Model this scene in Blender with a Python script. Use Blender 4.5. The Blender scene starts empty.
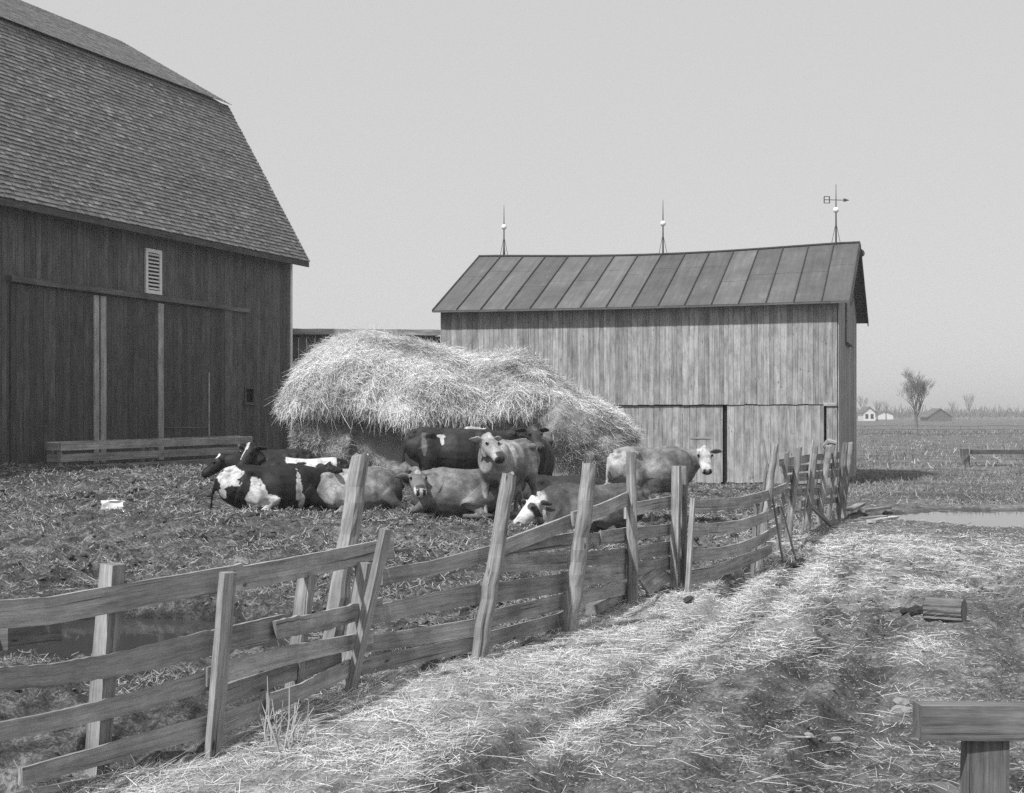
import bpy, bmesh, math, random
import numpy as np
from mathutils import Vector, Matrix

random.seed(7)
rng = np.random.default_rng(11)
scene = bpy.context.scene
COL = scene.collection
F = 1400.0          # focal length in pixels
CX, HY = 512.0, 418.0
CAMZ = 1.9

# ------------------------------------------------------------------ noise
def _hash(ix, iy, seed):
    h = (ix.astype(np.int64) * 374761393 + iy.astype(np.int64) * 668265263 + seed * 974711) & 0xFFFFFFFF
    h = ((h ^ (h >> 13)) * 1274126177) & 0xFFFFFFFF
    h = h ^ (h >> 16)
    return (h & 0xFFFF) / 65535.0
def vnoise(x, y, seed=0):
    x = np.asarray(x, float); y = np.asarray(y, float)
    ix = np.floor(x); iy = np.floor(y)
    fx = x - ix; fy = y - iy
    fx = fx * fx * (3 - 2 * fx); fy = fy * fy * (3 - 2 * fy)
    a = _hash(ix, iy, seed); b = _hash(ix + 1, iy, seed)
    c = _hash(ix, iy + 1, seed); d = _hash(ix + 1, iy + 1, seed)
    return (a + (b - a) * fx) * (1 - fy) + (c + (d - c) * fx) * fy
def fbm(x, y, seed=0, octv=4):
    s = 0; a = .5; t = 0
    for i in range(octv):
        s = s + a * vnoise(x * 2 ** i, y * 2 ** i, seed + i * 17); t += a; a *= .5
    return s / t                                     # 0..1
def sst(a, b, x):
    t = np.clip((np.asarray(x, float) - a) / (b - a), 0, 1)
    return t * t * (3 - 2 * t)

# ------------------------------------------------------------------ terrain
FENCE = [(-60, 6.3), (0, 6.7), (47, 7.0), (100, 7.35), (218, 7.95), (305, 9.1), (345, 9.8), (385, 10.3), (480, 11.0), (580, 12.8), (630, 14.6), (676, 15.9)]
GATE = [(688, 15.2), (700, 15.5), (712, 15.85), (726, 16.3), (740, 16.85), (755, 17.5), (770, 18.3), (785, 19.3)]
FARF = [(765, 18.6), (776, 19.2), (795, 22.0), (811, 24.0), (824, 25.3), (848, 27.5)]
def path_Y(path, px):
    xs = [p[0] for p in path]; iv = [1.0 / p[1] for p in path]
    if px < xs[0]:
        return 1.0 / (iv[0] + (iv[1] - iv[0]) / (xs[1] - xs[0]) * (px - xs[0]))
    if px > xs[-1]:
        return 1.0 / (iv[-1] + (iv[-1] - iv[-2]) / (xs[-1] - xs[-2]) * (px - xs[-1]))
    return 1.0 / float(np.interp(px, xs, iv))
def at(px, py, Y):
    return Vector(((px - CX) / F * Y, Y, CAMZ - (py - HY) / F * Y))
fl = FENCE + GATE[1:] + FARF[1:]
FY = np.array([p[1] for p in fl]); FX = np.array([(p[0] - CX) / F * p[1] for p in fl])
o_ = np.argsort(FY); FY = FY[o_]; FX = FX[o_]
def fence_x(y):
    return np.interp(y, np.concatenate(([0.], FY, [39.0])), np.concatenate(([-8.0], FX, [9.0])))

CTRL = [(-4, 20, .5), (-10.5, 31, .86), (-6.6, 41, .9), (-13, 24, .75), (-1, 24, .36), (2, 25, .15), (5, 30, .06), (9, 39, 0), (3, 38, .1),
        (-3, 12, -.02), (-4.5, 12, -.02), (-5.5, 15, .2), (-2, 36, .5), (-9, 16, .4), (-7, 11, .1), (-1.5, 14.5, .12), (-2.5, 17, .36), (1, 18, .12), (0, 20.5, .3),
        (-6, 25, .62), (-7, 30, .76), (2, 21, .12), (-12, 10, .2)]
for yy in (6, 8, 10, 12, 14, 16, 19, 23, 27, 33, 39, 46):
    fx0 = float(fence_x(yy))
    for dx in (0, 2.5, 6, 12, 25):
        CTRL.append((fx0 + dx, yy, 0.0))
for xx in (-30, -10, 10, 30):
    CTRL.append((xx, 1, 0)); CTRL.append((xx, 60, .0)); CTRL.append((xx, 90, 0))
CTRL.append((-18, 35, .9)); CTRL.append((-18, 45, .8)); CTRL.append((-3, 45, .4))
CT = np.array(CTRL)
def base_h(x, y):
    x = np.asarray(x, float); y = np.asarray(y, float)
    num = np.zeros(np.broadcast(x, y).shape); den = np.zeros_like(num)
    for cx, cy, cz in CT:
        w = 1.0 / ((x - cx) ** 2 + (y - cy) ** 2 + .6) ** 1.6
        num += w * cz; den += w
    h = num / den
    far = sst(55, 75, y)
    h = h * (1 - far)
    h += 1.6 * sst(180, 600, y)
    return h
RUTS = [(.0, .15), (.5, .17), (1.3, .18), (1.8, .2), (3.0, .26)]
PUD = [(-3.5, 12.5, 1.7, 1.15), (-5.8, 12.3, 1.7, 1.2), (10.4, 27.2, 3.3, 2.6), (14.6, 27.0, 4.0, 2.6)]
def pud_mask(x, y):
    m = np.zeros(np.broadcast(x, y).shape)
    n = fbm(np.asarray(x) * 1.3, np.asarray(y) * 1.3, 91, 3) - .5
    for cx, cy, rx, ry in PUD:
        r = np.sqrt(((x - cx) / rx) ** 2 + ((y - cy) / ry) ** 2) + n * .55
        m = np.maximum(m, 1 - sst(.75, 1.25, r))
    return m
def rut_mask(x, y):
    m = np.zeros(np.broadcast(x, y).shape)
    wob = (fbm(y * .25, y * 0 + 3, 5, 2) - .5) * .5
    for x0, w in RUTS:
        xc = x0 + .36 * (y - 8) - .006 * (y - 8) ** 2 + wob
        m = np.maximum(m, np.exp(-((x - xc) / w) ** 2))
    return m * sst(4, 7, y) * (1 - sst(17, 24, y))
def yard_mask(x, y):
    return sst(-.15, .45, fence_x(y) - x) * (1 - sst(42, 46, y))
def straw_mask(x, y):
    d = x - fence_x(y)
    n = fbm(x * .9, y * .7, 31, 3)
    m = sst(-.15, .25, d) * (1 - sst(1.5, 3.0, d + (n - .5) * 2.6)) * (1 - sst(16.5, 21, y)) * sst(5.0, 9.5, y + d * .0 + 1.5 * n)
    lane = sst(.36, .6, fbm((x - .33 * y) * 2.2, y * .16, 47, 3))
    m = m * (.25 + .75 * np.maximum(lane, 1 - sst(.5, 1.5, d)))
    streak = sst(.45, .62, fbm((x - .29 * y) * 1.5, y * .22, 43, 3)) * sst(0, .6, d) * (1 - sst(2.6, 4.6, d)) * (1 - sst(17, 22, y)) * sst(6.5, 10, y)
    m = np.maximum(m, streak * .6)
    m2 = np.exp(-((x - 5.2) / 1.5) ** 2 - ((y - 20.5) / 2.2) ** 2) * .7
    return np.maximum(m, m2)
def pits(x, y, cell, r, seed):
    """hoof prints: one dent per cell at a random spot"""
    out = np.zeros(np.broadcast(x, y).shape); ix = np.floor(x / cell); iy = np.floor(y / cell)
    for dx in (-1, 0, 1):
        for dy in (-1, 0, 1):
            px = (ix + dx + _hash(ix + dx, iy + dy, seed)) * cell; py = (iy + dy + _hash(ix + dx, iy + dy, seed + 1)) * cell
            a = _hash(ix + dx, iy + dy, seed + 2)
            d = np.sqrt((x - px) ** 2 + ((y - py) * .8) ** 2) / (r * (.7 + .6 * a))
            out += (-np.exp(-d ** 4) + .55 * np.exp(-((d - 1.35) / .4) ** 2)) * (a > .35)
    return out
def G(x, y, detail=True):
    x = np.asarray(x, float); y = np.asarray(y, float)
    h = base_h(x, y)
    near = 1 - sst(45, 70, y)
    pm = pud_mask(x, y)
    h = h * (1 - pm * (y < 15)) - .17 * pm
    if detail:
        rm = rut_mask(x, y); ym = yard_mask(x, y); sm = straw_mask(x, y)
        amp = near * (1 - .85 * pm)
        h = h - .17 * rm * (.35 + fbm(x * 2, y * 2, 7, 2)) * near
        rough = .035 + .075 * ym + .03 * sm
        h = h + amp * rough * (fbm(x * 1.1, y * 1.1, 3, 3) - .5) * 1.6
        clod = np.abs(fbm(x * 4.5, y * 4.5, 13, 4) - .5) * 2.4
        h = h + amp * (.030 + .05 * ym - .012 * sm) * (clod - .3)
        h = h + amp * (.045 + .06 * ym) * (fbm(x * 12, y * 12, 23, 2) - .5)
        h = h + amp * (.02 + .03 * ym) * (1 - .6 * sm) * pits(x, y, .34, .085, 401)
        h = h + .05 * near * np.exp(-((rm - .35) / .18) ** 2) * fbm(x * 3, y * 3, 9, 2)
        tram = np.exp(-((x - (1.25 + .29 * (y - 8))) / .22) ** 2)
        h = h + tram * .05 * near * (1 - sst(16, 22, y))
    return h
def gz(x, y, detail=False):
    return float(G(np.array([x]), np.array([y]), detail)[0])
def gp(px, py, detail=False):
    Ys = np.linspace(5, 60, 1400)
    X = (px - CX) / F * Ys; Z = CAMZ - (py - HY) / F * Ys
    g = G(X, Ys, detail)
    i = int(np.argmax(Z <= g))
    return Vector((X[i], Ys[i], g[i]))

# ------------------------------------------------------------------ materials
def new_mat(name):
    m = bpy.data.materials.new(name); m.use_nodes = True
    nt = m.node_tree; nt.nodes.clear()
    out = nt.nodes.new('ShaderNodeOutputMaterial')
    b = nt.nodes.new('ShaderNodeBsdfPrincipled')
    nt.links.new(b.outputs[0], out.inputs[0])
    b.inputs['Roughness'].default_value = .9
    b.inputs['Specular IOR Level'].default_value = .2
    return m, nt, b
def N(nt, t, **kw):
    n = nt.nodes.new('ShaderNode' + t)
    for k, v in kw.items(): setattr(n, k, v)
    return n
def ramp(nt, src, stops):
    r = N(nt, 'ValToRGB'); e = r.color_ramp.elements
    while len(e) < len(stops): e.new(.5)
    for i, (p, v) in enumerate(stops):
        e[i].position = p; e[i].color = (v, v, v, 1)
    nt.links.new(src, r.inputs[0]); return r.outputs[0]
def mth(nt, op, a, b=None, clamp=False):
    n = N(nt, 'Math', operation=op); n.use_clamp = clamp
    for i, v in enumerate((a, b)):
        if v is None: continue
        if isinstance(v, (int, float)): n.inputs[i].default_value = v
        else: nt.links.new(v, n.inputs[i])
    return n.outputs[0]
def noise(nt, vec, scale, detail=4, rough=.6, sc=None, dist=0):
    if sc is not None:
        mp = N(nt, 'Mapping'); mp.inputs['Scale'].default_value = sc
        nt.links.new(vec, mp.inputs[0]); vec = mp.outputs[0]
    n = N(nt, 'TexNoise'); n.inputs['Scale'].default_value = scale
    n.inputs['Detail'].default_value = detail; n.inputs['Roughness'].default_value = rough
    n.inputs['Distortion'].default_value = dist
    nt.links.new(vec, n.inputs['Vector']); return n.outputs[0]
def bump(nt, b, h, strength, dist=.01):
    n = N(nt, 'Bump'); n.inputs['Strength'].default_value = strength; n.inputs['Distance'].default_value = dist
    nt.links.new(h, n.inputs['Height']); nt.links.new(n.outputs[0], b.inputs['Normal'])
def attr(nt, name):
    a = N(nt, 'Attribute'); a.attribute_name = name; return a.outputs['Fac']
def wood(name, lo, hi, wear=0.0, wear_val=.3, knots=True, rough=.85):
    m, nt, b = new_mat(name)
    uv = N(nt, 'UVMap').outputs[0]
    g1 = noise(nt, uv, 1, 6, .65, (1.3, 38, 1), .4)
    g2 = noise(nt, uv, 1, 3, .6, (.55, 5.5, 1), .8)
    g3 = noise(nt, uv, 1, 4, .7, (9, 120, 1))
    s = mth(nt, 'ADD', mth(nt, 'MULTIPLY', g1, .45), mth(nt, 'ADD', mth(nt, 'MULTIPLY', g2, .35), mth(nt, 'MULTIPLY', g3, .3)))
    c = ramp(nt, s, [(.41, lo), (.55, (lo + hi) / 2), (.69, hi)])
    if knots:
        mp = N(nt, 'Mapping'); mp.inputs['Scale'].default_value = (2.2, 7, 1); nt.links.new(uv, mp.inputs[0])
        v = N(nt, 'TexVoronoi'); v.inputs['Scale'].default_value = 1; nt.links.new(mp.outputs[0], v.inputs['Vector'])
        k = ramp(nt, v.outputs['Distance'], [(.04, .25), (.10, 1.0)])
        c = mth(nt, 'MULTIPLY', c, k)
    ck = noise(nt, uv, 1, 2, .5, (.8, 60, 1), .6)
    c = mth(nt, 'MULTIPLY', c, ramp(nt, ck, [(.30, .3), (.37, 1.0)]))
    blot = noise(nt, uv, 1, 4, .65, (2.2, 3.5, 1))
    c = mth(nt, 'MULTIPLY', c, ramp(nt, blot, [(.36, .72), (.62, 1.12)]))
    if wear > 0:
        w1 = noise(nt, uv, 1, 5, .7, (.9, 16, 1), .3)
        w2 = noise(nt, uv, 1, 3, .6, (.5, .6, 1))
        w = mth(nt, 'MULTIPLY', ramp(nt, w1, [(.5, 0), (.62, 1)]), ramp(nt, w2, [(.40, 0), (.62, 1)]))
        w = mth(nt, 'MULTIPLY', w, wear)
        mx = N(nt, 'Mix'); mx.inputs[3].default_value = wear_val
        nt.links.new(w, mx.inputs[0]); nt.links.new(c, mx.inputs[2]); c = mx.outputs[0]
    c = mth(nt, 'MULTIPLY', c, attr(nt, 'tone'))
    nt.links.new(c, b.inputs['Base Color'])
    b.inputs['Roughness'].default_value = rough
    bump(nt, b, s, .5, .006)
    return m
def plain(name, val, rough=.8, var=.25, scale=6, bumpv=.3, metal=0, tone=True):
    m, nt, b = new_mat(name)
    tc = N(nt, 'TexCoord').outputs['Object']
    n = noise(nt, tc, scale, 6, .65)
    c = ramp(nt, n, [(.3, val * (1 - var)), (.7, val * (1 + var))])
    if tone: c = mth(nt, 'MULTIPLY', c, attr(nt, 'tone'))
    nt.links.new(c, b.inputs['Base Color']); b.inputs['Roughness'].default_value = rough; b.inputs['Metallic'].default_value = metal
    if bumpv: bump(nt, b, n, bumpv, .01)
    return m
M = {}
M['fence'] = wood('weathered_fence_wood', .15, .50)
M['post'] = wood('split_post_wood', .11, .44)
M['shed'] = wood('unpainted_shed_board', .16, .47, .4, .55)
M['barn'] = wood('dark_barn_paint', .085, .14, .6, .23, False)
M['barndoor'] = wood('dark_door_paint', .062, .108, .5, .21, False)
M['trim'] = wood('worn_pale_paint', .26, .5, 0, 0, False)
M['white'] = plain('white_paint', .74, .6, .08)
M['dark'] = plain('dark_interior', .018, .95, .2)  # near-black, stands for unlit space behind gaps, louvre and panes
M['iron'] = plain('dull_iron', .07, .6, .3, 20)
M['ball'] = plain('glass_ball', .8, .2, .05, 3, 0)
M['straw'] = None
def straw_mat(name):
    m, nt, b = new_mat(name)
    nt.links.new(attr(nt, 'tone'), b.inputs['Base Color'])
    b.inputs['Roughness'].default_value = .65; b.inputs['Specular IOR Level'].default_value = .3
    return m
M['straw'] = straw_mat('dry_straw')
M['bark'] = wood('tree_bark', .08, .26, 0, 0, False)
M['cutwood'] = plain('sawn_log_end', .24, .9, .3, 14)
def shingle_mat():
    m, nt, b = new_mat('weathered_shingle')
    uv = N(nt, 'UVMap').outputs[0]
    a = noise(nt, uv, 1, 4, .6, (6, 30, 1)); p = noise(nt, uv, .45, 5, .6)
    c = ramp(nt, a, [(.3, .13), (.7, .24)])
    c = mth(nt, 'MULTIPLY', c, ramp(nt, p, [(.3, .75), (.7, 1.2)]))
    c = mth(nt, 'MULTIPLY', c, attr(nt, 'tone'))
    nt.links.new(c, b.inputs['Base Color']); bump(nt, b, a, .4, .005); return m
M['shingle'] = shingle_mat()
def metal_roof():
    m, nt, b = new_mat('old_metal_roofing')
    uv = N(nt, 'UVMap').outputs[0]
    p = noise(nt, uv, .8, 6, .7); s = noise(nt, uv, 1, 4, .6, (.6, 7, 1))
    c = ramp(nt, mth(nt, 'ADD', mth(nt, 'MULTIPLY', p, .6), mth(nt, 'MULTIPLY', s, .4)), [(.34, .075), (.55, .12), (.72, .2)])
    c = mth(nt, 'MULTIPLY', c, attr(nt, 'tone'))
    nt.links.new(c, b.inputs['Base Color']); b.inputs['Roughness'].default_value = .62
    b.inputs['Specular IOR Level'].default_value = .3
    bump(nt, b, p, .25, .02); return m
M['metalroof'] = metal_roof()
def ground_mat():
    m, nt, b = new_mat('farmyard_ground')
    tc = N(nt, 'TexCoord').outputs['Object']
    a = noise(nt, tc, 4.0, 10, .75); c1 = noise(nt, tc, 45, 6, .8); big = noise(nt, tc, .35, 5, .6)
    s = mth(nt, 'ADD', mth(nt, 'MULTIPLY', a, .5), mth(nt, 'MULTIPLY', c1, .5))
    mud = ramp(nt, s, [(.41, .045), (.5, .135), (.59, .32)])
    yard = ramp(nt, s, [(.41, .02), (.51, .09), (.60, .28)])
    strw = ramp(nt, s, [(.40, .12), (.5, .34), (.60, .58)])
    fld = ramp(nt, noise(nt, tc, .6, 8, .75), [(.35, .07), (.65, .20)])
    def mix(f, x, y):
        mx = N(nt, 'Mix'); mx.data_type = 'RGBA'
        nt.links.new(f, mx.inputs[0]); nt.links.new(x, mx.inputs[6]); nt.links.new(y, mx.inputs[7]); return mx.outputs[2]
    c = mix(attr(nt, 'yard'), mud, yard)
    c = mix(attr(nt, 'straw'), c, strw)
    c = mix(attr(nt, 'field'), c, fld)
    k = ramp(nt, big, [(.36, .6), (.64, 1.25)])
    mm = N(nt, 'Mix'); mm.data_type = 'RGBA'; mm.blend_type = 'MULTIPLY'; mm.inputs[0].default_value = 1
    nt.links.new(c, mm.inputs[6]); nt.links.new(k, mm.inputs[7])
    wet = mth(nt, 'SUBTRACT', 1.0, mth(nt, 'MULTIPLY', attr(nt, 'wet'), .55))
    m3 = N(nt, 'Mix'); m3.data_type = 'RGBA'; m3.blend_type = 'MULTIPLY'; m3.inputs[0].default_value = 1
    nt.links.new(mm.outputs[2], m3.inputs[6]); nt.links.new(wet, m3.inputs[7])
    nt.links.new(m3.outputs[2], b.inputs['Base Color'])
    b.inputs['Roughness'].default_value = .95
    bump(nt, b, s, 1.0, .03); return m
M['ground'] = ground_mat()
def water_mat():
    m, nt, b = new_mat('muddy_water')
    b.inputs['Base Color'].default_value = (.05, .05, .05, 1); b.inputs['Roughness'].default_value = .06
    b.inputs['Specular IOR Level'].default_value = .5
    tc = N(nt, 'TexCoord').outputs['Object']
    bump(nt, b, noise(nt, tc, 3, 3, .5, (1, 2.5, 1)), .04, .02); return m
M['water'] = water_mat()
def coat_mat():
    m, nt, b = new_mat('cow_coat')
    tc = N(nt, 'TexCoord').outputs['Object']
    n = noise(nt, tc, 9, 5, .6); f = noise(nt, tc, 60, 3, .6, (.5, 1, 1))
    k = ramp(nt, mth(nt, 'ADD', mth(nt, 'MULTIPLY', n, .6), mth(nt, 'MULTIPLY', f, .4)), [(.38, .55), (.62, 1.3)])
    c = mth(nt, 'MULTIPLY', attr(nt, 'tone'), k)
    nt.links.new(c, b.inputs['Base Color']); b.inputs['Roughness'].default_value = .6
    b.inputs['Specular IOR Level'].default_value = .25
    bump(nt, b, f, .35, .01); return m
M['coat'] = coat_mat()
M['eye'] = plain('eye_gloss', .012, .12, .1, 3, 0)

# ------------------------------------------------------------------ object helpers
def tag(o, label=None, cat=None, group=None, kind=None):
    if label: o['label'] = label
    if cat: o['category'] = cat
    if group: o['group'] = group
    if kind: o['kind'] = kind
    return o
def thing(name, loc, label, cat, group=None):
    o = bpy.data.objects.new(name, None); COL.objects.link(o); o.location = loc
    o.empty_display_size = .3
    return tag(o, label, cat, group)
def root_loc(p):
    while p is not None and p.parent is not None: p = p.parent
    return Vector((0, 0, 0)) if p is None else Vector(p.location)
class MB:
    def __init__(s): s.v = []; s.f = []; s.uv = []; s.t = []
    def quad(s, pts, uvs=None, tone=1.0):
        i = len(s.v); s.v += [tuple(p) for p in pts]; n = len(pts)
        s.f.append(tuple(range(i, i + n)))
        s.uv += (uvs if uvs else [(p[0], p[1]) for p in pts]); s.t.append(tone)
    def loft(s, rings, ulen=None, tone=1.0, caps=True, off=None):
        """rings: list of equally sized loops; u along, v around in metres"""
        if off is None: off = (random.random() * 50, random.random() * 50)
        n = len(rings[0]); base = len(s.v)
        for r in rings: s.v += [tuple(p) for p in r]
        vs = [0.0]
        for k in range(n): vs.append(vs[-1] + (Vector(rings[0][(k + 1) % n]) - Vector(rings[0][k])).length)
        u = 0.0
        for j in range(len(rings) - 1):
            du = sum((Vector(rings[j + 1][k]) - Vector(rings[j][k])).length for k in (0, n // 2)) / 2
            for k in range(n):
                k2 = (k + 1) % n
                s.f.append((base + j * n + k, base + j * n + k2, base + (j + 1) * n + k2, base + (j + 1) * n + k))
                s.uv += [(off[0] + u, off[1] + vs[k]), (off[0] + u, off[1] + vs[k + 1]), (off[0] + u + du, off[1] + vs[k + 1]), (off[0] + u + du, off[1] + vs[k])]
                s.t.append(tone)
            u += du
        if caps:
            for j, rev in ((0, True), (len(rings) - 1, False)):
                ids = [base + j * n + k for k in range(n)]
                if rev: ids.reverse()
                s.f.append(tuple(ids)); s.uv += [(off[0] + .01 * k, off[1] + .13 * k) for k in range(n)]; s.t.append(tone * .9)
    def bar(s, a, b, w, h, up=(0, 0, 1), tone=1.0, seg=1, jit=0):
        """rectangular bar a->b, w sideways, h along up"""
        a = Vector(a); b = Vector(b); d = (b - a).normalized(); up = Vector(up)
        side = d.cross(up)
        if side.length < 1e-4: side = d.cross(Vector((1, 0, 0)))
        side.normalize(); u2 = side.cross(d).normalized()
        rings = []
        for i in range(seg + 1):
            c = a.lerp(b, i / seg)
            j = [Vector((random.uniform(-jit, jit), random.uniform(-jit, jit), random.uniform(-jit, jit))) for _ in range(4)]
            rings.append([c + side * w / 2 + u2 * h / 2 + j[0], c + side * w / 2 - u2 * h / 2 + j[1], c - side * w / 2 - u2 * h / 2 + j[2], c - side * w / 2 + u2 * h / 2 + j[3]])
        s.loft(rings, tone=tone)
    def box(s, c, sx, sy, sz, tone=1.0):
        c = Vector(c)
        s.bar(c - Vector((sx / 2, 0, 0)), c + Vector((sx / 2, 0, 0)), sy, sz, tone=tone)
    def tube(s, pts, radii, n=8, tone=1.0, wob=0.0):
        rings = []; pts = [Vector(p) for p in pts]; ref = None
        ph = random.random() * 6
        for i, p in enumerate(pts):
            t = (pts[min(i + 1, len(pts) - 1)] - pts[max(i - 1, 0)]).normalized()
            if ref is None:
                ref = Vector((0, 0, 1)) if abs(t.z) < .8 else Vector((1, 0, 0))
            s1 = t.cross(ref).normalized(); s2 = s1.cross(t)
            ref = s2
            r = radii[i] if hasattr(radii, '__len__') else radii
            rings.append([p + (s1 * math.cos(k * 2 * math.pi / n) + s2 * math.sin(k * 2 * math.pi / n)) * r * (1 + wob * math.sin(ph + k * 2.3) + random.uniform(-wob, wob) * .5) for k in range(n)])
        s.loft(rings, tone=tone)
    def sphere(s, c, r, n=10):
        c = Vector(c); rings = []
        for j in range(1, n):
            a = math.pi * j / n
            rings.append([c + Vector((math.sin(a) * math.cos(k * 2 * math.pi / n), math.sin(a) * math.sin(k * 2 * math.pi / n), math.cos(a))) * r for k in range(n)])
        s.loft(rings)
    def build(s, name, mat, parent=None, smooth=False):
        off = root_loc(parent)
        me = bpy.data.meshes.new(name)
        me.from_pydata([(p[0] - off.x, p[1] - off.y, p[2] - off.z) for p in s.v], [], s.f)
        uvl = me.uv_layers.new(name='UVMap')
        uvl.data.foreach_set('uv', np.array(s.uv, dtype=np.float32).ravel())
        at_ = me.attributes.new('tone', 'FLOAT', 'FACE'); at_.data.foreach_set('value', np.array(s.t, dtype=np.float32))
        me.materials.append(mat)
        if smooth: me.polygons.foreach_set('use_smooth', [True] * len(me.polygons))
        bm = bmesh.new(); bm.from_mesh(me); bmesh.ops.recalc_face_normals(bm, faces=bm.faces); bm.to_mesh(me); bm.free()
        o = bpy.data.objects.new(name, me); COL.objects.link(o)
        if parent is not None: o.parent = parent
        return o
def np_mesh(name, V, Fq, mat, tone=None, parent=None, smooth=False, off=(0, 0, 0)):
    me = bpy.data.meshes.new(name)
    V = np.asarray(V, np.float32) - np.asarray(off, np.float32); Fq = np.asarray(Fq, np.int32)
    k = Fq.shape[1]
    me.vertices.add(len(V)); me.vertices.foreach_set('co', V.ravel())
    me.loops.add(Fq.size); me.loops.foreach_set('vertex_index', Fq.ravel())
    me.polygons.add(len(Fq)); me.polygons.foreach_set('loop_start', np.arange(len(Fq), dtype=np.int32) * k)
    if smooth: me.polygons.foreach_set('use_smooth', np.ones(len(Fq), bool))
    me.update(calc_edges=True)
    if tone is not None:
        a = me.attributes.new('tone', 'FLOAT', 'POINT'); a.data.foreach_set('value', np.asarray(tone, np.float32))
    me.materials.append(mat)
    o = bpy.data.objects.new(name, me); COL.objects.link(o)
    if parent is not None: o.parent = parent
    return o
def strips(P, D, L, W, tone, sag=None, Nn=None):
    """bent blades: P start (n,3), D unit direction, L length, W width -> verts, quads, tones"""
    n = len(P)
    L = L[:, None]; W = W[:, None]
    r = rng.normal(size=(n, 3)); S = np.cross(D, r); S /= np.linalg.norm(S, axis=1)[:, None] + 1e-9
    B = np.cross(D, S)
    bend = rng.normal(size=(n, 1)) * .12 * L
    mid = P + D * L * .5 + B * bend
    if sag is not None: mid[:, 2] += sag
    end = P + D * L
    V = np.stack([P - S * W / 2, P + S * W / 2, mid - S * W / 2, mid + S * W / 2, end - S * W * .3, end + S * W * .3], axis=1).reshape(-1, 3)
    i = np.arange(n)[:, None] * 6
    Fq = np.concatenate([i + np.array([[0, 1, 3, 2]]), i + np.array([[2, 3, 5, 4]])]).astype(np.int32)
    return V, Fq, np.repeat(tone, 6)

# ------------------------------------------------------------------ ground sheet
def graded(a, b, f):
    out = [a]
    while out[-1] < b: out.append(out[-1] + f(out[-1]))
    return np.array(out)
ys = graded(2.0, 4200.0, lambda y: max(.05, .0062 * y) if y < 48 else .0062 * y * (1 + (y - 48) / 60))
xp = graded(0, 3500.0, lambda x: .045 if x < 4 else (.07 if x < 9 else (.12 if x < 16 else .12 + (x - 16) * .12)))
xs = np.concatenate((-xp[:0:-1], xp))
XX, YY = np.meshgrid(xs, ys)
ZZ = G(XX, YY)
V = np.stack([XX, YY, ZZ], -1).reshape(-1, 3)
nx = len(xs); ny = len(ys)
ii = (np.arange(ny - 1)[:, None] * nx + np.arange(nx - 1)[None, :]).ravel()
Fq = np.stack([ii, ii + 1, ii + nx + 1, ii + nx], 1)
ground = np_mesh('ground', V, Fq, M['ground'], smooth=True)
tag(ground, 'muddy farmyard and lane with flat fields stretching to the horizon', 'ground', kind='structure')
def gattr(name, val):
    a = ground.data.attributes.new(name, 'FLOAT', 'POINT'); a.data.foreach_set('value', val.ravel().astype(np.float32))
gattr('yard', yard_mask(XX, YY)); gattr('straw', straw_mask(XX, YY)); gattr('field', sst(28, 40, YY) * (1 - yard_mask(XX, YY)))
wet_dark_m = np.maximum(sst(.0, .5, pud_mask(XX, YY)), .8 * rut_mask(XX, YY) * sst(.35, .55, fbm(XX * 1.5, YY * .6, 77, 3)))
wet_dark_m = np.maximum(wet_dark_m, .75 * np.exp(-((XX - 10.9) / 1.7) ** 2 - ((YY - 35) / 2.2) ** 2))  # plain darker patch of ground to the right of the shed
gattr('wet', wet_dark_m)
print('ground', len(V))

# puddles: water sheets lying in the dips
def puddle(cx, cy, rx, ry, z, label):
    m = MB(); n = 40
    pts = [Vector((cx + rx * math.cos(k * 2 * math.pi / n), cy + ry * math.sin(k * 2 * math.pi / n), z)) for k in range(n)]
    m.quad(pts)
    o = m.build('puddle', M['water']); tag(o, label, 'puddle', kind='structure')
puddle(-4.5, 12.4, 4.0, 2.0, -.06, 'shallow dark water standing behind the near board fence')
puddle(12.5, 27.1, 7.4, 4.0, -.062, 'pale rainwater puddle across the lane beyond the shed')

# ------------------------------------------------------------------ planked walls
def planks(m, org, d, length, zb, zt, nrm, width=.17, th=.022, holes=(), tonevar=.18, prof=None, gap=.006, jag=.0):
    """vertical planks along d from org; zt may be a function of s"""
    d = Vector((d[0], d[1], 0)).normalized(); nrm = Vector((nrm[0], nrm[1], 0)).normalized(); s = 0.0
    while s < length - .02:
        w = min(width * random.uniform(.75, 1.2), length - s)
        s0, s1 = s + gap / 2, s + w - gap / 2
        pr = random.uniform(0, .008); tone = 1 + random.uniform(-tonevar, tonevar)
        f = zt if callable(zt) else (lambda q: zt)
        segs = [(zb + random.uniform(-jag, jag), None)]
        sm = (s0 + s1) / 2; pieces = []; lo = segs[0][0]
        for (h0, h1, hz0, hz1) in sorted(holes, key=lambda h: h[2]):
            if h0 < sm < h1: pieces.append((lo, hz0)); lo = hz1
        pieces.append((lo, None))
        off = (random.random() * 50, random.random() * 50)
        for (a, b) in pieces:
            za0 = za1 = a
            zb0, zb1 = (f(s0), f(s1)) if b is None else (b, b)
            if min(zb0, zb1) - a < .03: continue
            def ring(z0, z1):
                p0 = org + d * s0; p1 = org + d * s1
                return [p0 + nrm * (pr + th) + Vector((0, 0, z0)), p1 + nrm * (pr + th) + Vector((0, 0, z1)), p1 + nrm * pr + Vector((0, 0, z1)), p0 + nrm * pr + Vector((0, 0, z0))]
            nseg = 4
            m.loft([ring(za0 + (zb0 - za0) * i / nseg, za1 + (zb1 - za1) * i / nseg) for i in range(nseg + 1)], tone=tone, off=off)
        s += w
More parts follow.
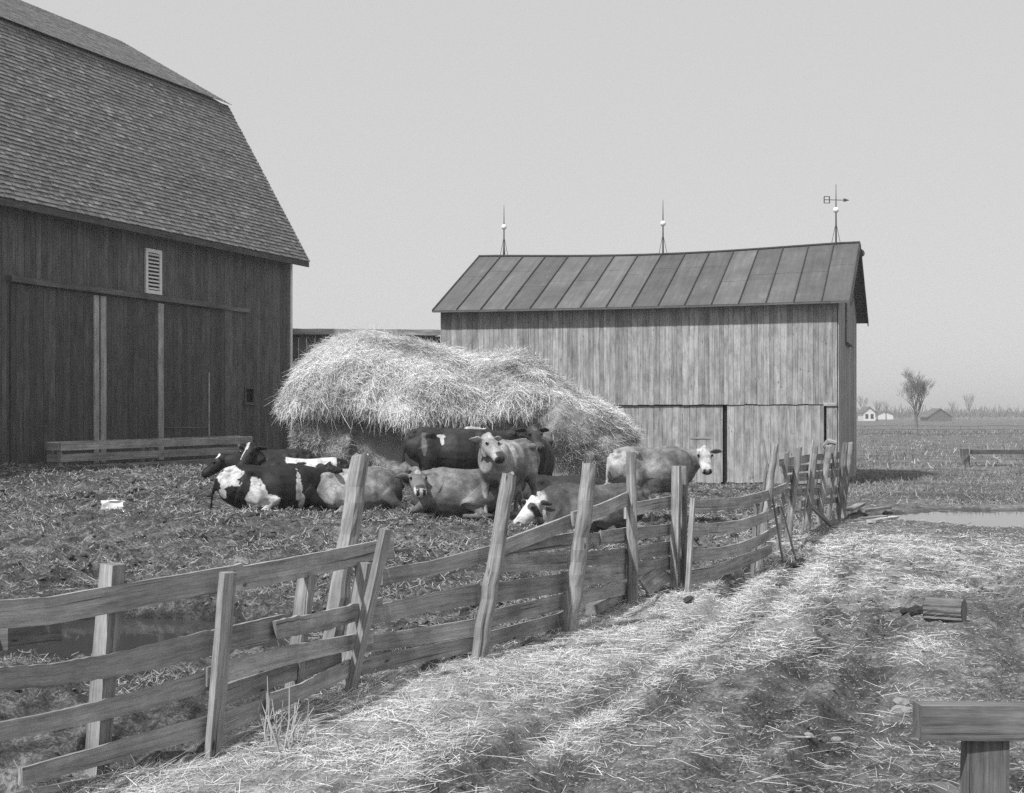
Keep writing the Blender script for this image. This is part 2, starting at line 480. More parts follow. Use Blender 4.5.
def prism(m, pts, vec, tone=1.0):
    """solid from a planar loop swept by vec"""
    m.loft([[Vector(p) for p in pts], [Vector(p) + Vector(vec) for p in pts]], tone=tone)

# ------------------------------------------------------------------ big barn
bC = Vector((-6.61, 41.7, 0)); bd = Vector((.36, .933, 0)).normalized(); bn = Vector((.933, -.36, 0)).normalized()
BL = 22.0; BH = 12.6; BZ0 = .55; BZW = CAMZ + 4.80
barn = thing('barn', (bC.x, bC.y, .8), 'big dark painted gambrel barn with shingled roof on the left', 'barn')
bA = bC - bd * BL                       # near (camera) end of the long wall
def bt(px):                             # distance from corner C along the wall towards the camera, for an image column
    k = (px - CX) / F
    return (bC.x - k * bC.y) / (bd.x - k * bd.y)
def bpt(px, py, off=0.0):
    t = bt(px); p = bC - bd * t
    z = CAMZ - (py - HY) / F * p.y
    return p + bn * off + Vector((0, 0, z)), t, z
_, tw0, zw0 = bpt(244.5, 402); _, tw1, zw1 = bpt(252.5, 389)
swin = (BL - tw0, BL - tw1, zw0, zw1)
m = MB()
planks(m, bA, bd, BL - .02, BZ0, BZW, bn, .2, .022, holes=[swin], tonevar=.22, gap=.010)
m.build('wall', M['barn'], barn)
m = MB()
def gprof(s):                            # gambrel profile across the width, s from the long wall
    b = min(s, BH - s)
    if b < 2.34: return BZW + .1 + b / 2.34 * (CAMZ + 9.54 - BZW - .25)
    return CAMZ + 9.40 + (b - 2.34) * .59
planks(m, bC - bn * .02, -bn, BH, BZ0, lambda s: gprof(s) - .02, bd, .3, .02)
m.build('wall', M['barn'], barn)
m = MB(); planks(m, bA - bn * .02, -bn, BH, BZ0, lambda s: gprof(s) - .02, -bd, .3, .02); m.build('wall', M['barn'], barn)
m = MB(); planks(m, bA - bn * BH, bd, BL, BZ0, BZW, -bn, .3, .02); m.build('wall', M['barn'], barn)
# near-black sheet behind the boards, colour stands for the unlit inside
m = MB(); p0 = bA - bn * .10; p1 = bC - bn * .10
m.bar(p0 + Vector((0, 0, (BZ0 + BZW) / 2)) + bd * .1, p1 + Vector((0, 0, (BZ0 + BZW) / 2)) - bd * .1, .08, BZW - BZ0 - .05)
m.build('inside_dark', M['dark'], barn)
# roof: courses of single shingles
def shingle_slope(m, e0, e1, up, run, expo=.125, ls=1.0):
    """e0->e1 eave line, up unit vector up the slope, run its length"""
    e0 = Vector(e0); e1 = Vector(e1); d = (e1 - e0).normalized(); L = (e1 - e0).length; up = Vector(up).normalized()
    nrm = d.cross(up).normalized()
    if nrm.z < 0: nrm = -nrm
    nc = int(run / expo)
    for j in range(nc + 1):
        y0 = j * expo; s = -random.uniform(0, .1); tj = 1 + random.uniform(-.1, .1)
        lift0 = random.uniform(-.004, .004)
        while s < L:
            w = random.uniform(.09, .24); a = max(s, 0); b = min(s + w - .006, L)
            if b - a > .02:
                dy = random.uniform(-.012, .012); lift = ls * (.026 + lift0 + random.uniform(-.004, .009))
                tone = tj * random.choice((.72, .85, .95, 1, 1, 1.08, 1.2, 1.45 if random.random() < .25 else 1.1))
                top = min(y0 + expo * 1.12, run + .02)
                q0 = e0 + d * a + up * (y0 + dy); q1 = e0 + d * b + up * (y0 + dy + random.uniform(-.004, .004))
                q2 = e0 + d * b + up * top; q3 = e0 + d * a + up * top
                o = random.random() * 40
                m.quad([q0 + nrm * lift, q1 + nrm * lift, q2 + nrm * .004, q3 + nrm * .004], [(o + a, y0), (o + b, y0), (o + b, top), (o + a, top)], tone)
                m.quad([q0 - nrm * .005, q1 - nrm * .005, q1 + nrm * lift, q0 + nrm * lift], [(a, 0), (b, 0), (b, .02), (a, .02)], .8)
            s += w
EZ = CAMZ + 4.66; KZ = CAMZ + 9.54; RZ = KZ + (6.3 - 2.34) * .59
def rp(t, b, z): return bC + bd * t - bn * b + Vector((0, 0, z))
lo_e0, lo_e1 = rp(-BL - .3, -.5, EZ), rp(.3, -.5, EZ)
upv = (rp(0, 2.34, KZ) - rp(0, -.5, EZ)); run = upv.length
m = MB(); shingle_slope(m, lo_e0, lo_e1, upv, run)
up2 = (rp(0, 6.3, RZ) - rp(0, 2.22, KZ - .02))
shingle_slope(m, rp(-BL - .32, 2.22, KZ + .03), rp(.32, 2.22, KZ + .03), up2, up2.length, ls=.35)
m.build('roof', M['shingle'], barn)
m = MB()  # deck under the shingles, both sides of the ridge
prof = [(-.48, EZ - .02), (2.34, KZ - .03), (6.3, RZ - .03), (BH - 2.34, KZ - .03), (BH + .48, EZ - .02)]
for i in range(4):
    (b0, z0), (b1, z1) = prof[i], prof[i + 1]
    q = [rp(-BL - .29, b0, z0), rp(-BL - .29, b1, z1), rp(-BL - .29, b1, z1 - .08), rp(-BL - .29, b0, z0 - .08)]
    prism(m, q, bd * (BL + .58))
m.build('roof_deck', M['barn'], barn)
m = MB(); m.bar(rp(-BL - .3, -.47, EZ - .10), rp(.28, -.47, EZ - .10), .035, .12); m.build('fascia', M['barndoor'], barn)
m = MB(); m.bar(bC + bn * .04 + bd * .0 + Vector((0, 0, .8)), bC + bn * .04 + Vector((0, 0, BZW - .05)), .1, .035, up=bn, seg=6); m.build('corner_board', M['white'], barn)
# sliding doors with pale edge boards, hung from a track
def bslab(m, px0, py0, px1, py1, off, th, tone=1.0):
    a, t0, z0 = bpt(px0, py0); b, t1, z1 = bpt(px1, py1)
    c0 = bC - bd * t0 + bn * (off + th / 2); c1 = bC - bd * t1 + bn * (off + th / 2); zc = (z0 + z1) / 2
    m.bar(c0 + Vector((0, 0, zc)), c1 + Vector((0, 0, zc)), th, abs(z1 - z0), tone=tone)
TRZ = CAMZ + 3.02
def door_leaf(px0, px1, zb=.82, strip_l=None, strip_r=None):
    t0, t1 = bt(px0), bt(px1)
    a = bC - bd * t0 + bn * .045
    d = MB(); planks(d, a, bd, t0 - t1, zb, TRZ - .1, bn, .22, .025, tonevar=.18, gap=.009)
    lf = d.build('sliding_door', M['barndoor'], barn)
    for st in (strip_l, strip_r):
        if st:
            s = MB(); q0, q1 = bt(st[0]), bt(st[1]); qc = bC - bd * (q0 + q1) / 2 + bn * .096
            s.bar(qc + Vector((0, 0, zb + .02)), qc + Vector((0, 0, TRZ - .12)), .035, q0 - q1, up=bd, seg=8, jit=.003)
            s.build('edge_board', M['trim'], lf)
    return lf
door_leaf(8, 95.8, strip_r=(90.5, 95.3))
door_leaf(96.6, 160.6, strip_l=(97.2, 102.5), strip_r=(155, 160.2))
l3 = door_leaf(161.4, 222)
s = MB(); bslab(s, 163, 427.8, 206, 427.0, .082, .012, 1.0); bslab(s, 205.6, 436, 207.0, 372, .082, .014); s.build('wicket_edge', M['trim'], l3)
m = MB(); a = bC - bd * bt(5); b = bC - bd * bt(222.5)
m.bar(a + bn * .11 + Vector((0, 0, TRZ)), b + bn * .11 + Vector((0, 0, TRZ)), .16, .13, seg=10, jit=.004); m.build('door_track', M['barn'], barn)
m = MB(); a = bC - bd * bt(223); b = bC - bd * bt(248)
m.bar(a + bn * .055 + Vector((0, 0, TRZ)), b + bn * .055 + Vector((0, 0, TRZ)), .05, .11); m.build('track_end_board', wood('peeling_board', .12, .24, 0, 0, False), barn)
# louvre
lv = MB(); _, ta, za = bpt(143.5, 293); _, tb, zb_ = bpt(159.5, 251)
def lbar(m, t0, t1, z0, z1, off, th, tilt=0):
    c0 = bC - bd * t0 + bn * (off + th / 2); c1 = bC - bd * t1 + bn * (off + th / 2); zc = (z0 + z1) / 2
    m.bar(c0 + Vector((0, 0, zc)), c1 + Vector((0, 0, zc)), th, abs(z1 - z0), up=Vector((0, 0, 1)) - bn * tilt)
lw = .09
lbar(lv, ta, ta - lw, za, zb_, .03, .05); lbar(lv, tb + lw, tb, za, zb_, .03, .05)
lbar(lv, ta - lw, tb + lw, za, za + lw, .03, .05); lbar(lv, ta - lw, tb + lw, zb_ - lw, zb_, .03, .05)
vent = lv.build('louvre_vent', M['white'], barn)
sl = MB(); n = 10
for i in range(n):
    z = za + lw + (zb_ - za - 2 * lw) * (i + .5) / n
    lbar(sl, ta - lw, tb + lw, z - .03, z + .03, .05, .012, .9)
sl.build('slats', M['white'], vent)
bk = MB(); lbar(bk, ta - lw, tb + lw, za + lw, zb_ - lw, .0315, .006); bk.build('backing', M['dark'], vent)
# small window opening frame
wf = MB(); e = .06
lbar(wf, tw0 + e, tw0, zw0 - e, zw1 + e, .034, .03); lbar(wf, tw1, tw1 - e, zw0 - e, zw1 + e, .034, .03)
lbar(wf, tw0, tw1, zw1, zw1 + e, .034, .03); lbar(wf, tw0 + .1, tw1 - .1, zw0 - e - .02, zw0, .034, .05)
wfo = wf.build('small_window', M['barn'], barn)

# ------------------------------------------------------------------ board shed
sR = Vector((9.1, 39.1, 0)); su = Vector((-.955, .297, 0)).normalized(); sb = Vector((.297, .955, 0)).normalized(); sf = -sb
SL = 11.79; SW = 8.0; SZW = CAMZ + 3.44
shed = thing('shed', (sR.x, sR.y, 0), 'tall unpainted board shed with seamed metal roof and lightning rods', 'shed')
def st_(px):
    k = (px - CX) / F
    return (k * sR.y - sR.x) / (su.x - k * su.y)
def sz_(px, py):
    t = st_(px); return CAMZ - (py - HY) / F * (sR.y + su.y * t)
sL = sR + su * SL
zhead = sz_(740, 404.5)
def sagz(t): return -.15 * math.sin(math.pi * min(max(t / SL, 0), 1)) ** 1.2
m = MB()
tl = st_(826.5)
planks(m, sL, -su, SL - tl, zhead, lambda s: SZW - .07 + .25 * sagz(SL - s), sf, .165, .022, tonevar=.2, jag=.012)
m.build('upper_wall', M['shed'], shed)
m = MB(); planks(m, sR + su * tl, -su, tl - .015, -.1, SZW - .07, sf, .17, .022, tonevar=.1); m.build('corner_wall', M['shed'], shed)
m = MB(); a = st_(722.5)
planks(m, sL - sf * .07, -su, SL - a, .04, zhead - .03, sf, .26, .022, tonevar=.1, jag=.03)
m.build('lower_wall', M['shed'], shed)
m = MB(); a = st_(727); b = st_(824)
planks(m, sR + su * a - sf * .03, -su, a - b, .06, zhead - .025, sf, .24, .024, tonevar=.1, jag=.02)
dr = m.build('sliding_door', M['shed'], shed)
m = MB(); q = st_(682); c0 = sR + su * q - sf * .036
m.bar(c0 + Vector((0, 0, .3)), c0 + Vector((0, 0, zhead - .25)), .02, .012, up=su); 
c0 = sR + su * st_(690) - sf * .036 + Vector((0, 0, sz_(690, 438)));
m.bar(c0, c0 - su * .6, .02, .05); m.build('door_batten', M['shed'], shed)
m = MB(); c = sR + su * st_(831) + sf * .05 + Vector((0, 0, zhead)); m.bar(c + su * .2, c - su * .16, .05, .09); m.build('rail_bracket', M['trim'], shed)
# gable ends
GR = CAMZ + 5.30            # ridge height
pitch = (GR + .06 - SZW) / (SW / 2)
def sgab(s):
    b = min(s, SW - s); return SZW + b * pitch - .09
hz0 = CAMZ + 75 / F * 42; hz1 = CAMZ + 120 / F * 42.0
m = MB(); planks(m, sR + sb * .02, sb, SW - .04, -.1, sgab, -su, .19, .022, tonevar=.15); m.build('gable_wall', M['shed'], shed)
m = MB(); planks(m, sL + sb * .02, sb, SW - .04, -.1, sgab, su, .25, .022); m.build('gable_wall', M['shed'], shed)
m = MB(); planks(m, sR + sb * SW, su, SL, -.1, SZW - .12, sb, .25, .022); m.build('back_wall', M['shed'], shed)
m = MB(); hc = sR + sb * 2.6 - su * .05; planks(m, hc, sb, 1.9, hz0, hz1 + .25, -su, .2, .03, tonevar=.08); hat = m.build('loft_hatch', M['shed'], shed)
m = MB(); m.bar(hc - su * .045 + Vector((0, 0, hz0 - .03)), hc + sb * 1.9 - su * .045 + Vector((0, 0, hz0 - .03)), .04, .06); m.build('sill', M['barndoor'], hat)
m = MB()
m.bar(sR + su * (SL - .1) - sf * .16 + Vector((0, 0, SZW / 2)), sR + su * .1 - sf * .16 + Vector((0, 0, SZW / 2)), .05, SZW - .1)
m.bar(sR + su * .16 + sb * .3 + Vector((0, 0, SZW / 2)), sR + su * .16 + sb * (SW - .3) + Vector((0, 0, SZW / 2)), .05, SZW - .1)
m.build('inside_dark', M['dark'], shed)  # near-black sheets, shade of the shed's inside put into their colour
# roof: seamed sheets with a sagging ridge
OV = .42; RX0 = -.36; RX1 = SL + .12
NP = 16
def rpt(t, b, lift=0.0):
    z = GR + .06 - abs(b - SW / 2) * pitch
    w = sagz(t) * (1 - .75 * abs(b - SW / 2) / (SW / 2))
    return sR + su * t + sb * b + Vector((0, 0, z + w + lift))
for side in (0, 1):
    m = MB(); seams = []
    B0 = -OV if side == 0 else SW + OV
    for k in range(NP):
        t0 = RX0 + (RX1 - RX0) * k / NP; t1 = RX0 + (RX1 - RX0) * (k + 1) / NP
        brk = random.uniform(.35, .65); t_0 = random.uniform(.85, 1.2); tn = [t_0, t_0 * (1 + random.choice((0, 0, 0, .12, -.15)))]
        nb = 10; o = random.random() * 30
        for j in range(nb):
            f0, f1 = j / nb, (j + 1) / nb
            b0 = B0 + (SW / 2 - B0) * f0; b1 = B0 + (SW / 2 - B0) * f1
            l0 = .004 * (f0 > brk); 
            ns = 4
            for q in range(ns):
                ta_, tb_ = t0 + (t1 - t0) * q / ns, t0 + (t1 - t0) * (q + 1) / ns
                pts = [rpt(ta_, b0, l0), rpt(tb_, b0, l0), rpt(tb_, b1, l0), rpt(ta_, b1, l0)]
                m.quad(pts, [(o + f0 * 4.5, ta_), (o + f0 * 4.5, tb_), (o + f1 * 4.5, tb_), (o + f1 * 4.5, ta_)], tn[0] if (f0 + f1) / 2 < brk else tn[1])
        pp = [rpt(t0, B0 + (SW / 2 - B0) * i / 8, .022) for i in range(9)]
        sm_ = MB(); sm_.loft([[q_ - su * .014 + Vector((0, 0, .022)), q_ + su * .014 + Vector((0, 0, .022)), q_ + su * .014 - Vector((0, 0, .02)), q_ - su * .014 - Vector((0, 0, .02))] for q_ in pp]); seams.append(sm_)
    pp = [rpt(RX1, B0 + (SW / 2 - B0) * i / 8, .0) for i in range(9)]
    sm_ = MB(); sm_.loft([[q_ - su * .02 + Vector((0, 0, .035)), q_ + su * .02 + Vector((0, 0, .035)), q_ + su * .02 - Vector((0, 0, .035)), q_ - su * .02 - Vector((0, 0, .035))] for q_ in pp]); seams.append(sm_)
    rf = m.build('roof', M['metalroof'], shed)
    if side == 0: M['seam'] = plain('seam_metal', .045, .6)
    for sm_ in seams: sm_.build('seam', M['seam'], rf)
    m = MB()
    for i in range(24):
        ta_, tb_ = RX0 + (RX1 - RX0) * i / 24, RX0 + (RX1 - RX0) * (i + 1) / 24
        q = [rpt(ta_, B0, -.012), rpt(ta_, SW / 2, -.012), rpt(ta_, SW / 2, -.06), rpt(ta_, B0, -.06)]
        q2 = [rpt(tb_, B0, -.012), rpt(tb_, SW / 2, -.012), rpt(tb_, SW / 2, -.06), rpt(tb_, B0, -.06)]
        m.loft([q, q2], caps=(i in (0, 23)))
    m.build('roof_deck', M['barn'], rf)
for k in range(9):
    m = MB(); t = .5 + k * (SL - 1.0) / 8
    a = rpt(t, -OV + .03, -.10); b = rpt(t, .3, -.10); m.bar(a, b, .05, .09); m.build('rafter_end', M['barn'], shed)
m = MB(); pp = [rpt(RX0 + (RX1 - RX0) * i / 20, SW / 2, .02) for i in range(21)]
for i in range(20): m.bar(pp[i], pp[i + 1], .16, .04)
m.build('ridge_cap', plain('ridge_metal', .07, .6), shed)
m = MB()
for side in (-OV, SW + OV):
    a = rpt(RX0, side, -.09) - su * .02; b = rpt(RX0, SW / 2, -.09) - su * .02
    m.bar(a, b, .03, .16)
m.build('barge_board', M['barndoor'], shed)
# hoist beam with pulley under the gable peak
m = MB(); a = rpt(0.0, SW / 2, -.3); m.bar(a + su * .2, a - su * .42, .1, .12); hb = m.build('hoist_beam', M['barn'], shed)
m = MB(); c = a - su * .4 - Vector((0, 0, .02)); m.tube([c - sb * .1, c + sb * .1], .11, 10); m.build('pulley', M['iron'], hb)
# lightning rods
def rod(px, ytop, yball, vane=False):
    tt = st_(px); p = rpt(0, 0)
    # solve ridge position for the column
    k = (px - CX) / F; o = sR + sb * SW / 2
    tt = (k * o.y - o.x) / (su.x - k * su.y)
    base = rpt(tt, SW / 2, .03); Y = base.y
    ztop = CAMZ + (HY - ytop) / F * Y; zb = CAMZ + (HY - yball) / F * Y
    m = MB(); m.tube([base, Vector((base.x, base.y, zb)), Vector((base.x, base.y, ztop))], [.03, .022, .007], 6)
    r = m.build('lightning_rod', M['iron'], shed)
    m = MB(); m.sphere((base.x, base.y, zb), .09); m.build('ball', M['ball'], r, True)
    m = MB()
    for q in (su * .13, -su * .13, sb * .12, -sb * .12):
        f = base + q; f.z = base.z - (pitch * .12 if abs(q.dot(sb)) > .1 else 0); m.tube([f, base + Vector((0, 0, .62))], .009, 5)
    m.build('brace', M['iron'], r)
    if vane:
        zv = CAMZ + (HY - 200) / F * Y; c = Vector((base.x, base.y, zv)); d = Vector((1, .15, 0)).normalized()
        m = MB(); m.tube([c - d * .36, c + d * .28], .012, 5)
        up = Vector((0, 0, 1))
        prism(m, [c + d * .44, c + d * .24 + up * .06, c + d * .24 - up * .06], d.cross(up) * .012)
        for s_ in (.1, -.1):
            m.bar(c - d * .38 + up * s_, c - d * .2 + up * s_, .012, .02)
        m.bar(c - d * .38 - up * .1, c - d * .38 + up * .1, .012, .03, up=d); m.bar(c - d * .21 - up * .1, c - d * .21 + up * .1, .012, .03, up=d)
        m.build('weather_vane', M['iron'], r)
rod(504, 205, 227); rod(663, 200, 223.5); rod(836, 184, 210, True)

# ------------------------------------------------------------------ low connecting shed between barn and board shed
link = thing('lean_to', (-4.3, 42.6, .5), 'low dark lean-to linking the barn and the board shed', 'lean-to')
la = bC + bd * .2 - bn * .6; lb = sL + su * .25 + sb * .6; ld = (lb - la).normalized(); ln = Vector((ld.y, -ld.x, 0))
ZL = CAMZ + 84 / F * 42
m = MB(); planks(m, la, ld, (lb - la).length, .3, ZL, ln, .22, .022, tonevar=.1); m.build('wall', M['barn'], link)
m = MB(); q0 = la + ln * .3 + Vector((0, 0, ZL)); q1 = lb + ln * .3 + Vector((0, 0, ZL + .03))
prism(m, [q0, q0 - ln * 3.5 + Vector((0, 0, .08)), q0 - ln * 3.5 + Vector((0, 0, .2)), q0 + Vector((0, 0, .12))], q1 - q0)
m.build('roof', M['metalroof'], link)
m = MB(); m.bar(q0 + ln * .02 + Vector((0, 0, .07)), q1 + ln * .02 + Vector((0, 0, .07)), .03, .17, seg=12, jit=.008); m.build('fascia', M['fence'], link)

# ------------------------------------------------------------------ fences
def fnorm(path, px):
    a = at(px - 3, HY, path_Y(path, px - 3)); b = at(px + 3, HY, path_Y(path, px + 3))
    t = (b - a); t.z = 0; t.normalize()
    return Vector((t.y, -t.x, 0)), t
def ray_off(px, Y, nn, off):
    rn = (px - CX) / F * nn.x + nn.y
    return Y + off / min(rn, -.3)
def fboard(path, st, off, parent, th=.026, tone=None, nsub=14, jit=.0013, ragged=0, mat='fence', name='board'):
    xs_ = [s[0] for s in st]; n = nsub * (len(st) - 1) + 1
    tone = tone or random.uniform(.75, 1.2)
    rings = []
    for i in range(n + 1):
        px = xs_[0] + (xs_[-1] - xs_[0]) * i / n
        yt = float(np.interp(px, xs_, [s[1] for s in st])); yb = float(np.interp(px, xs_, [s[2] for s in st]))
        Y = path_Y(path, px); nn, tt = fnorm(path, px)
        je = jit if 0 < i < n else .010
        j = lambda: random.uniform(-je, je)
        r = ragged * random.uniform(0, 1) if i == 0 else 0
        Y = ray_off(px, Y, nn, off)
        p = at(px, yt, Y) + Vector((0, 0, j())); q = at(px, yb, Y) + Vector((0, 0, j()))
        rings.append([p + nn * th / 2, q + nn * (th / 2 + j() * .4) + tt * r * .5, q - nn * th / 2 + tt * r, p - nn * th / 2])
    m = MB(); m.loft(rings, tone=tone)
    return m.build(name, M[mat], parent)
def fpost(path, top, bot, wpx, off, parent, kind='sawn', Yf=None, depth=.09, tone=None, mat='post', wtop=None):
    Yb = Yf or path_Y(path, bot[0]); nn, tt = fnorm(path, bot[0])
    Yb = ray_off(bot[0], Yb, nn, off)
    a = at(top[0], top[1], Yb); b = at(bot[0], bot[1], Yb)
    w = wpx / F * Yb; d = (b - a).normalized()
    gzb = gz(b.x, b.y) - .25
    if b.z > gzb: b = b + d * ((b.z - gzb) / max(.3, -d.z))
    tone = tone or random.uniform(.8, 1.2); m = MB()
    if kind == 'sawn':
        m.bar(a, b, w, depth, up=nn, tone=tone, seg=8, jit=.003)
    else:
        n = 16; pts = [a.lerp(b, i / n) + Vector((random.uniform(-1, 1), random.uniform(-1, 1), 0)) * w * .05 for i in range(n + 1)]
        rad = [w / 2 * (1 - .12 * (1 - i / n)) * random.uniform(.94, 1.06) for i in range(n + 1)]
        ph = random.random() * 6; rings = []; k_ = 14
        rr = [1 + .05 * math.sin(k * 2 * math.pi / k_ * 2 + ph) + random.uniform(-.09, .06) for k in range(k_)]
        s1 = tt; s2 = nn
        topj = [random.uniform(-.02, .03) for _ in range(k_)]
        for i, (p, r) in enumerate(zip(pts, rad)):
            rings.append([p + (s1 * math.cos(k * 2 * math.pi / k_) + s2 * math.sin(k * 2 * math.pi / k_)) * r * rr[k] * random.uniform(.94, 1.05) + (Vector((0, 0, topj[k])) if i == 0 else Vector()) for k in range(k_)])
        m.loft(rings, tone=tone)
    return m.build('post', M[mat], parent)
p = at(218, 750, 7.95)
nf = thing('board_fence', (p.x, p.y, 0), 'sagging near board fence with flat sawn posts at the lower left', 'fence', 'broken board fences')
fpost(FENCE, (113, 564), (98, 750), 19, -.09, nf)
fpost(FENCE, (228, 572), (213, 752), 15, .05, nf, depth=.05, tone=1.15)
fpost(FENCE, (307, 574), (294, 684), 14, -.09, nf)
fpost(FENCE, (364, 562), (344, 691), 12, -.07, nf)
fpost(FENCE, (386, 529), (351, 688), 13, .04, nf, depth=.05)
B = lambda st, off, **k: fboard(FENCE, st, off, nf, **k)
B([(-70, 605, 634), (47, 597, 625), (140, 581, 607), (241, 564, 588)], -.005, tone=1.05)
B([(233, 568, 592), (320, 552, 574), (393, 537, 557)], .0, tone=1.1)
B([(-70, 672, 696), (47, 664, 687), (130, 650, 674), (214, 629, 654)], -.02, tone=.8, jit=.004)
B([(208, 631, 655), (288, 613, 637)], -.03, tone=.75)
B([(274, 620, 640), (330, 610, 629), (381, 597, 613)], .02, tone=.95, ragged=.12, jit=.006)
B([(-70, 735, 754), (47, 713, 732), (140, 691, 711), (212, 669, 689)], -.02, tone=1.0)
B([(206, 667, 687), (290, 645, 664), (372, 631, 645)], .0, tone=1.1)
B([(219, 686, 706), (290, 663, 681), (340, 652, 666)], -.06, tone=.7)
B([(20, 768, 786), (85, 750, 769), (208, 716, 736)], -.02, tone=.95)
B([(216, 716, 736), (272, 695, 712)], -.02, tone=1.05)
B([(268, 694, 713), (300, 684, 700), (350, 659, 676)], .03, tone=1.0)
B([(216, 743, 757), (290, 715, 730), (354, 686, 699)], -.01, tone=.9)
B([(-70, 808, 830), (120, 772, 790), (225, 748, 764)], -.03, tone=.9)
B([(-30, 630, 655), (60, 622, 642)], -.55, tone=.55)

p = at(480, 660, 11.0)
mf = thing('board_fence', (p.x, p.y, 0), 'leaning fence of rough split log posts and warped boards along the straw', 'fence', 'broken board fences')
fpost(FENCE, (361, 455), (326, 680), 21, -.35, mf, 'log', tone=1.15)
fpost(FENCE, (509, 475), (478, 660), 17, .08, mf, 'log', tone=.9)
fpost(FENCE, (590, 463), (571, 621), 17, .09, mf, 'log', tone=1.0)
fpost(FENCE, (631.5, 453), (632.5, 597), 11, .08, mf, 'log', tone=1.1)
fpost(FENCE, (676.5, 466), (675, 583), 7, .07, mf, 'sawn', tone=1.25)  # sunlit left face of a single post, put in as a paler half
fpost(FENCE, (683.5, 466), (681.5, 583), 6.5, .06, mf, 'sawn', tone=.8)  # shaded right face of that post, put in as a darker half
B = lambda st, off, **k: fboard(FENCE, st, off, mf, **k)
B([(381, 569, 585), (430, 561, 576), (492, 545, 560)], -.02, tone=.8)
B([(495, 543, 558), (540, 526, 541), (580, 511, 525)], -.01, tone=1.0)
B([(572, 512, 527), (600, 504, 517), (629, 491, 505)], .02, tone=1.1)
B([(495, 546, 557), (575, 532, 546)], -.05, tone=.75)
B([(566, 534, 544), (627, 532, 543)], -.05, tone=.8)
B([(488, 557, 573), (572, 551, 569)], -.02, tone=.95)
B([(566, 553, 567), (632, 548, 563)], -.02, tone=.75)
B([(362, 608, 627), (430, 593, 612), (478, 583, 604)], -.02, tone=.75, jit=.004)
B([(478, 585, 605), (566, 573, 592)], -.02, tone=.7)
B([(560, 572, 590), (632, 562, 578)], -.03, tone=1.0)
B([(362, 637, 653), (430, 626, 643), (480, 618, 634)], -.01, tone=1.0)
B([(474, 614, 630), (568, 593, 608)], -.02, tone=.9)
B([(562, 594, 608), (632, 581, 593)], -.02, tone=1.05)
B([(360, 659, 675), (430, 644, 660), (474, 636, 651)], .0, tone=.95)
B([(472, 636, 650), (564, 612, 626)], -.03, tone=.9)
B([(625, 504, 518), (676, 495, 506)], -.01, tone=1.15)
B([(628, 528, 541), (678, 523, 534)], -.02, tone=.95)
B([(628, 547, 560), (678, 540, 553)], -.02, tone=.9)
B([(628, 564, 577), (678, 555, 568)], -.01, tone=1.0)
B([(600, 531, 545), (629, 527, 540)], -.03, tone=.9)

p = at(740, 580, 16.5)
gt = thing('gate_panel', (p.x, p.y, 0), 'bowed four-board gate panel propped between the fence posts', 'gate')
fpost(GATE, (693, 498), (688, 584), 4, .04, gt, depth=.05, tone=1.2)
fpost(GATE, (756, 500), (753, 570), 4, -.06, gt, depth=.05, tone=.7)
Bg = lambda st, **k: fboard(GATE, st, .0, gt, jit=.003, nsub=3, **k)
Bg([(692, 500, 512), (715, 499, 511), (740, 497, 508), (765, 491, 501), (786, 483, 491)], tone=1.0)
Bg([(692, 523, 536), (715, 523, 535), (740, 520, 532), (762, 513, 523), (782, 504, 513)], tone=1.15)
Bg([(691, 549, 561), (715, 548, 560), (740, 543, 555), (762, 534, 544), (779, 523, 532)], tone=1.05)
Bg([(689, 570, 585), (712, 567, 580), (735, 558, 571), (755, 551, 562), (771, 544, 553)], tone=.95)

p = at(800, 513, 22)
ff = thing('board_fence', (p.x, p.y, 0), 'tumbledown fence of crooked stakes running up to the shed corner', 'fence', 'broken board fences')
fpost(FARF, (775, 445), (761, 553), 8.5, .05, ff, 'log', tone=1.1)
fpost(FARF, (763, 440), (768, 470), 2.5, .12, ff, 'log', tone=.9)
fpost(FARF, (767, 465), (757, 545), 4, -.1, ff, 'log', tone=.7)
fpost(FARF, (799, 447), (791, 513), 8, .06, ff, 'log')
fpost(FARF, (815, 447), (808, 516), 7.5, .06, ff, 'log', tone=.85)
fpost(FARF, (813, 439), (806, 500), 2.6, .14, ff, 'log', tone=1.1)
fpost(FARF, (829, 446), (820, 514), 8, .07, ff, 'log', tone=1.15)
fpost(FARF, (826, 441), (819, 470), 3, -.1, ff, 'log', tone=.8)
fpost(FARF, (845, 443), (838, 519), 6, .05, ff, 'log', tone=.75)
fpost(FARF, (851, 443), (843, 515), 5, .0, ff, 'log', tone=1.0)
fpost(FARF, (787, 452), (780, 528), 5, -.08, ff, 'log', tone=.9)
fpost(FARF, (836, 445), (829, 514), 5, -.08, ff, 'log', tone=.85)
B = lambda st, off, **k: fboard(FARF, st, off, ff, nsub=3, **k)
B([(778, 459, 467), (812, 454, 462)], -.01, tone=.9)
B([(808, 455, 461), (846, 451, 458)], .0, tone=.75)
B([(782, 466, 473), (845, 462, 468)], -.03, tone=.7)
B([(786, 475, 483), (842, 469, 476)], -.02, tone=.85)
B([(780, 489, 497), (845, 487, 494)], -.02, tone=.8)
B([(800, 500, 507), (846, 496, 502)], -.03, tone=.8)
m = MB(); cpts = [at(825, 446, 25.1), at(829, 441, 25.0), at(836, 443, 25.0)]; m.tube(cpts, [.05, .055, .04], 7); m.build('hooked_branch', M['post'], ff)

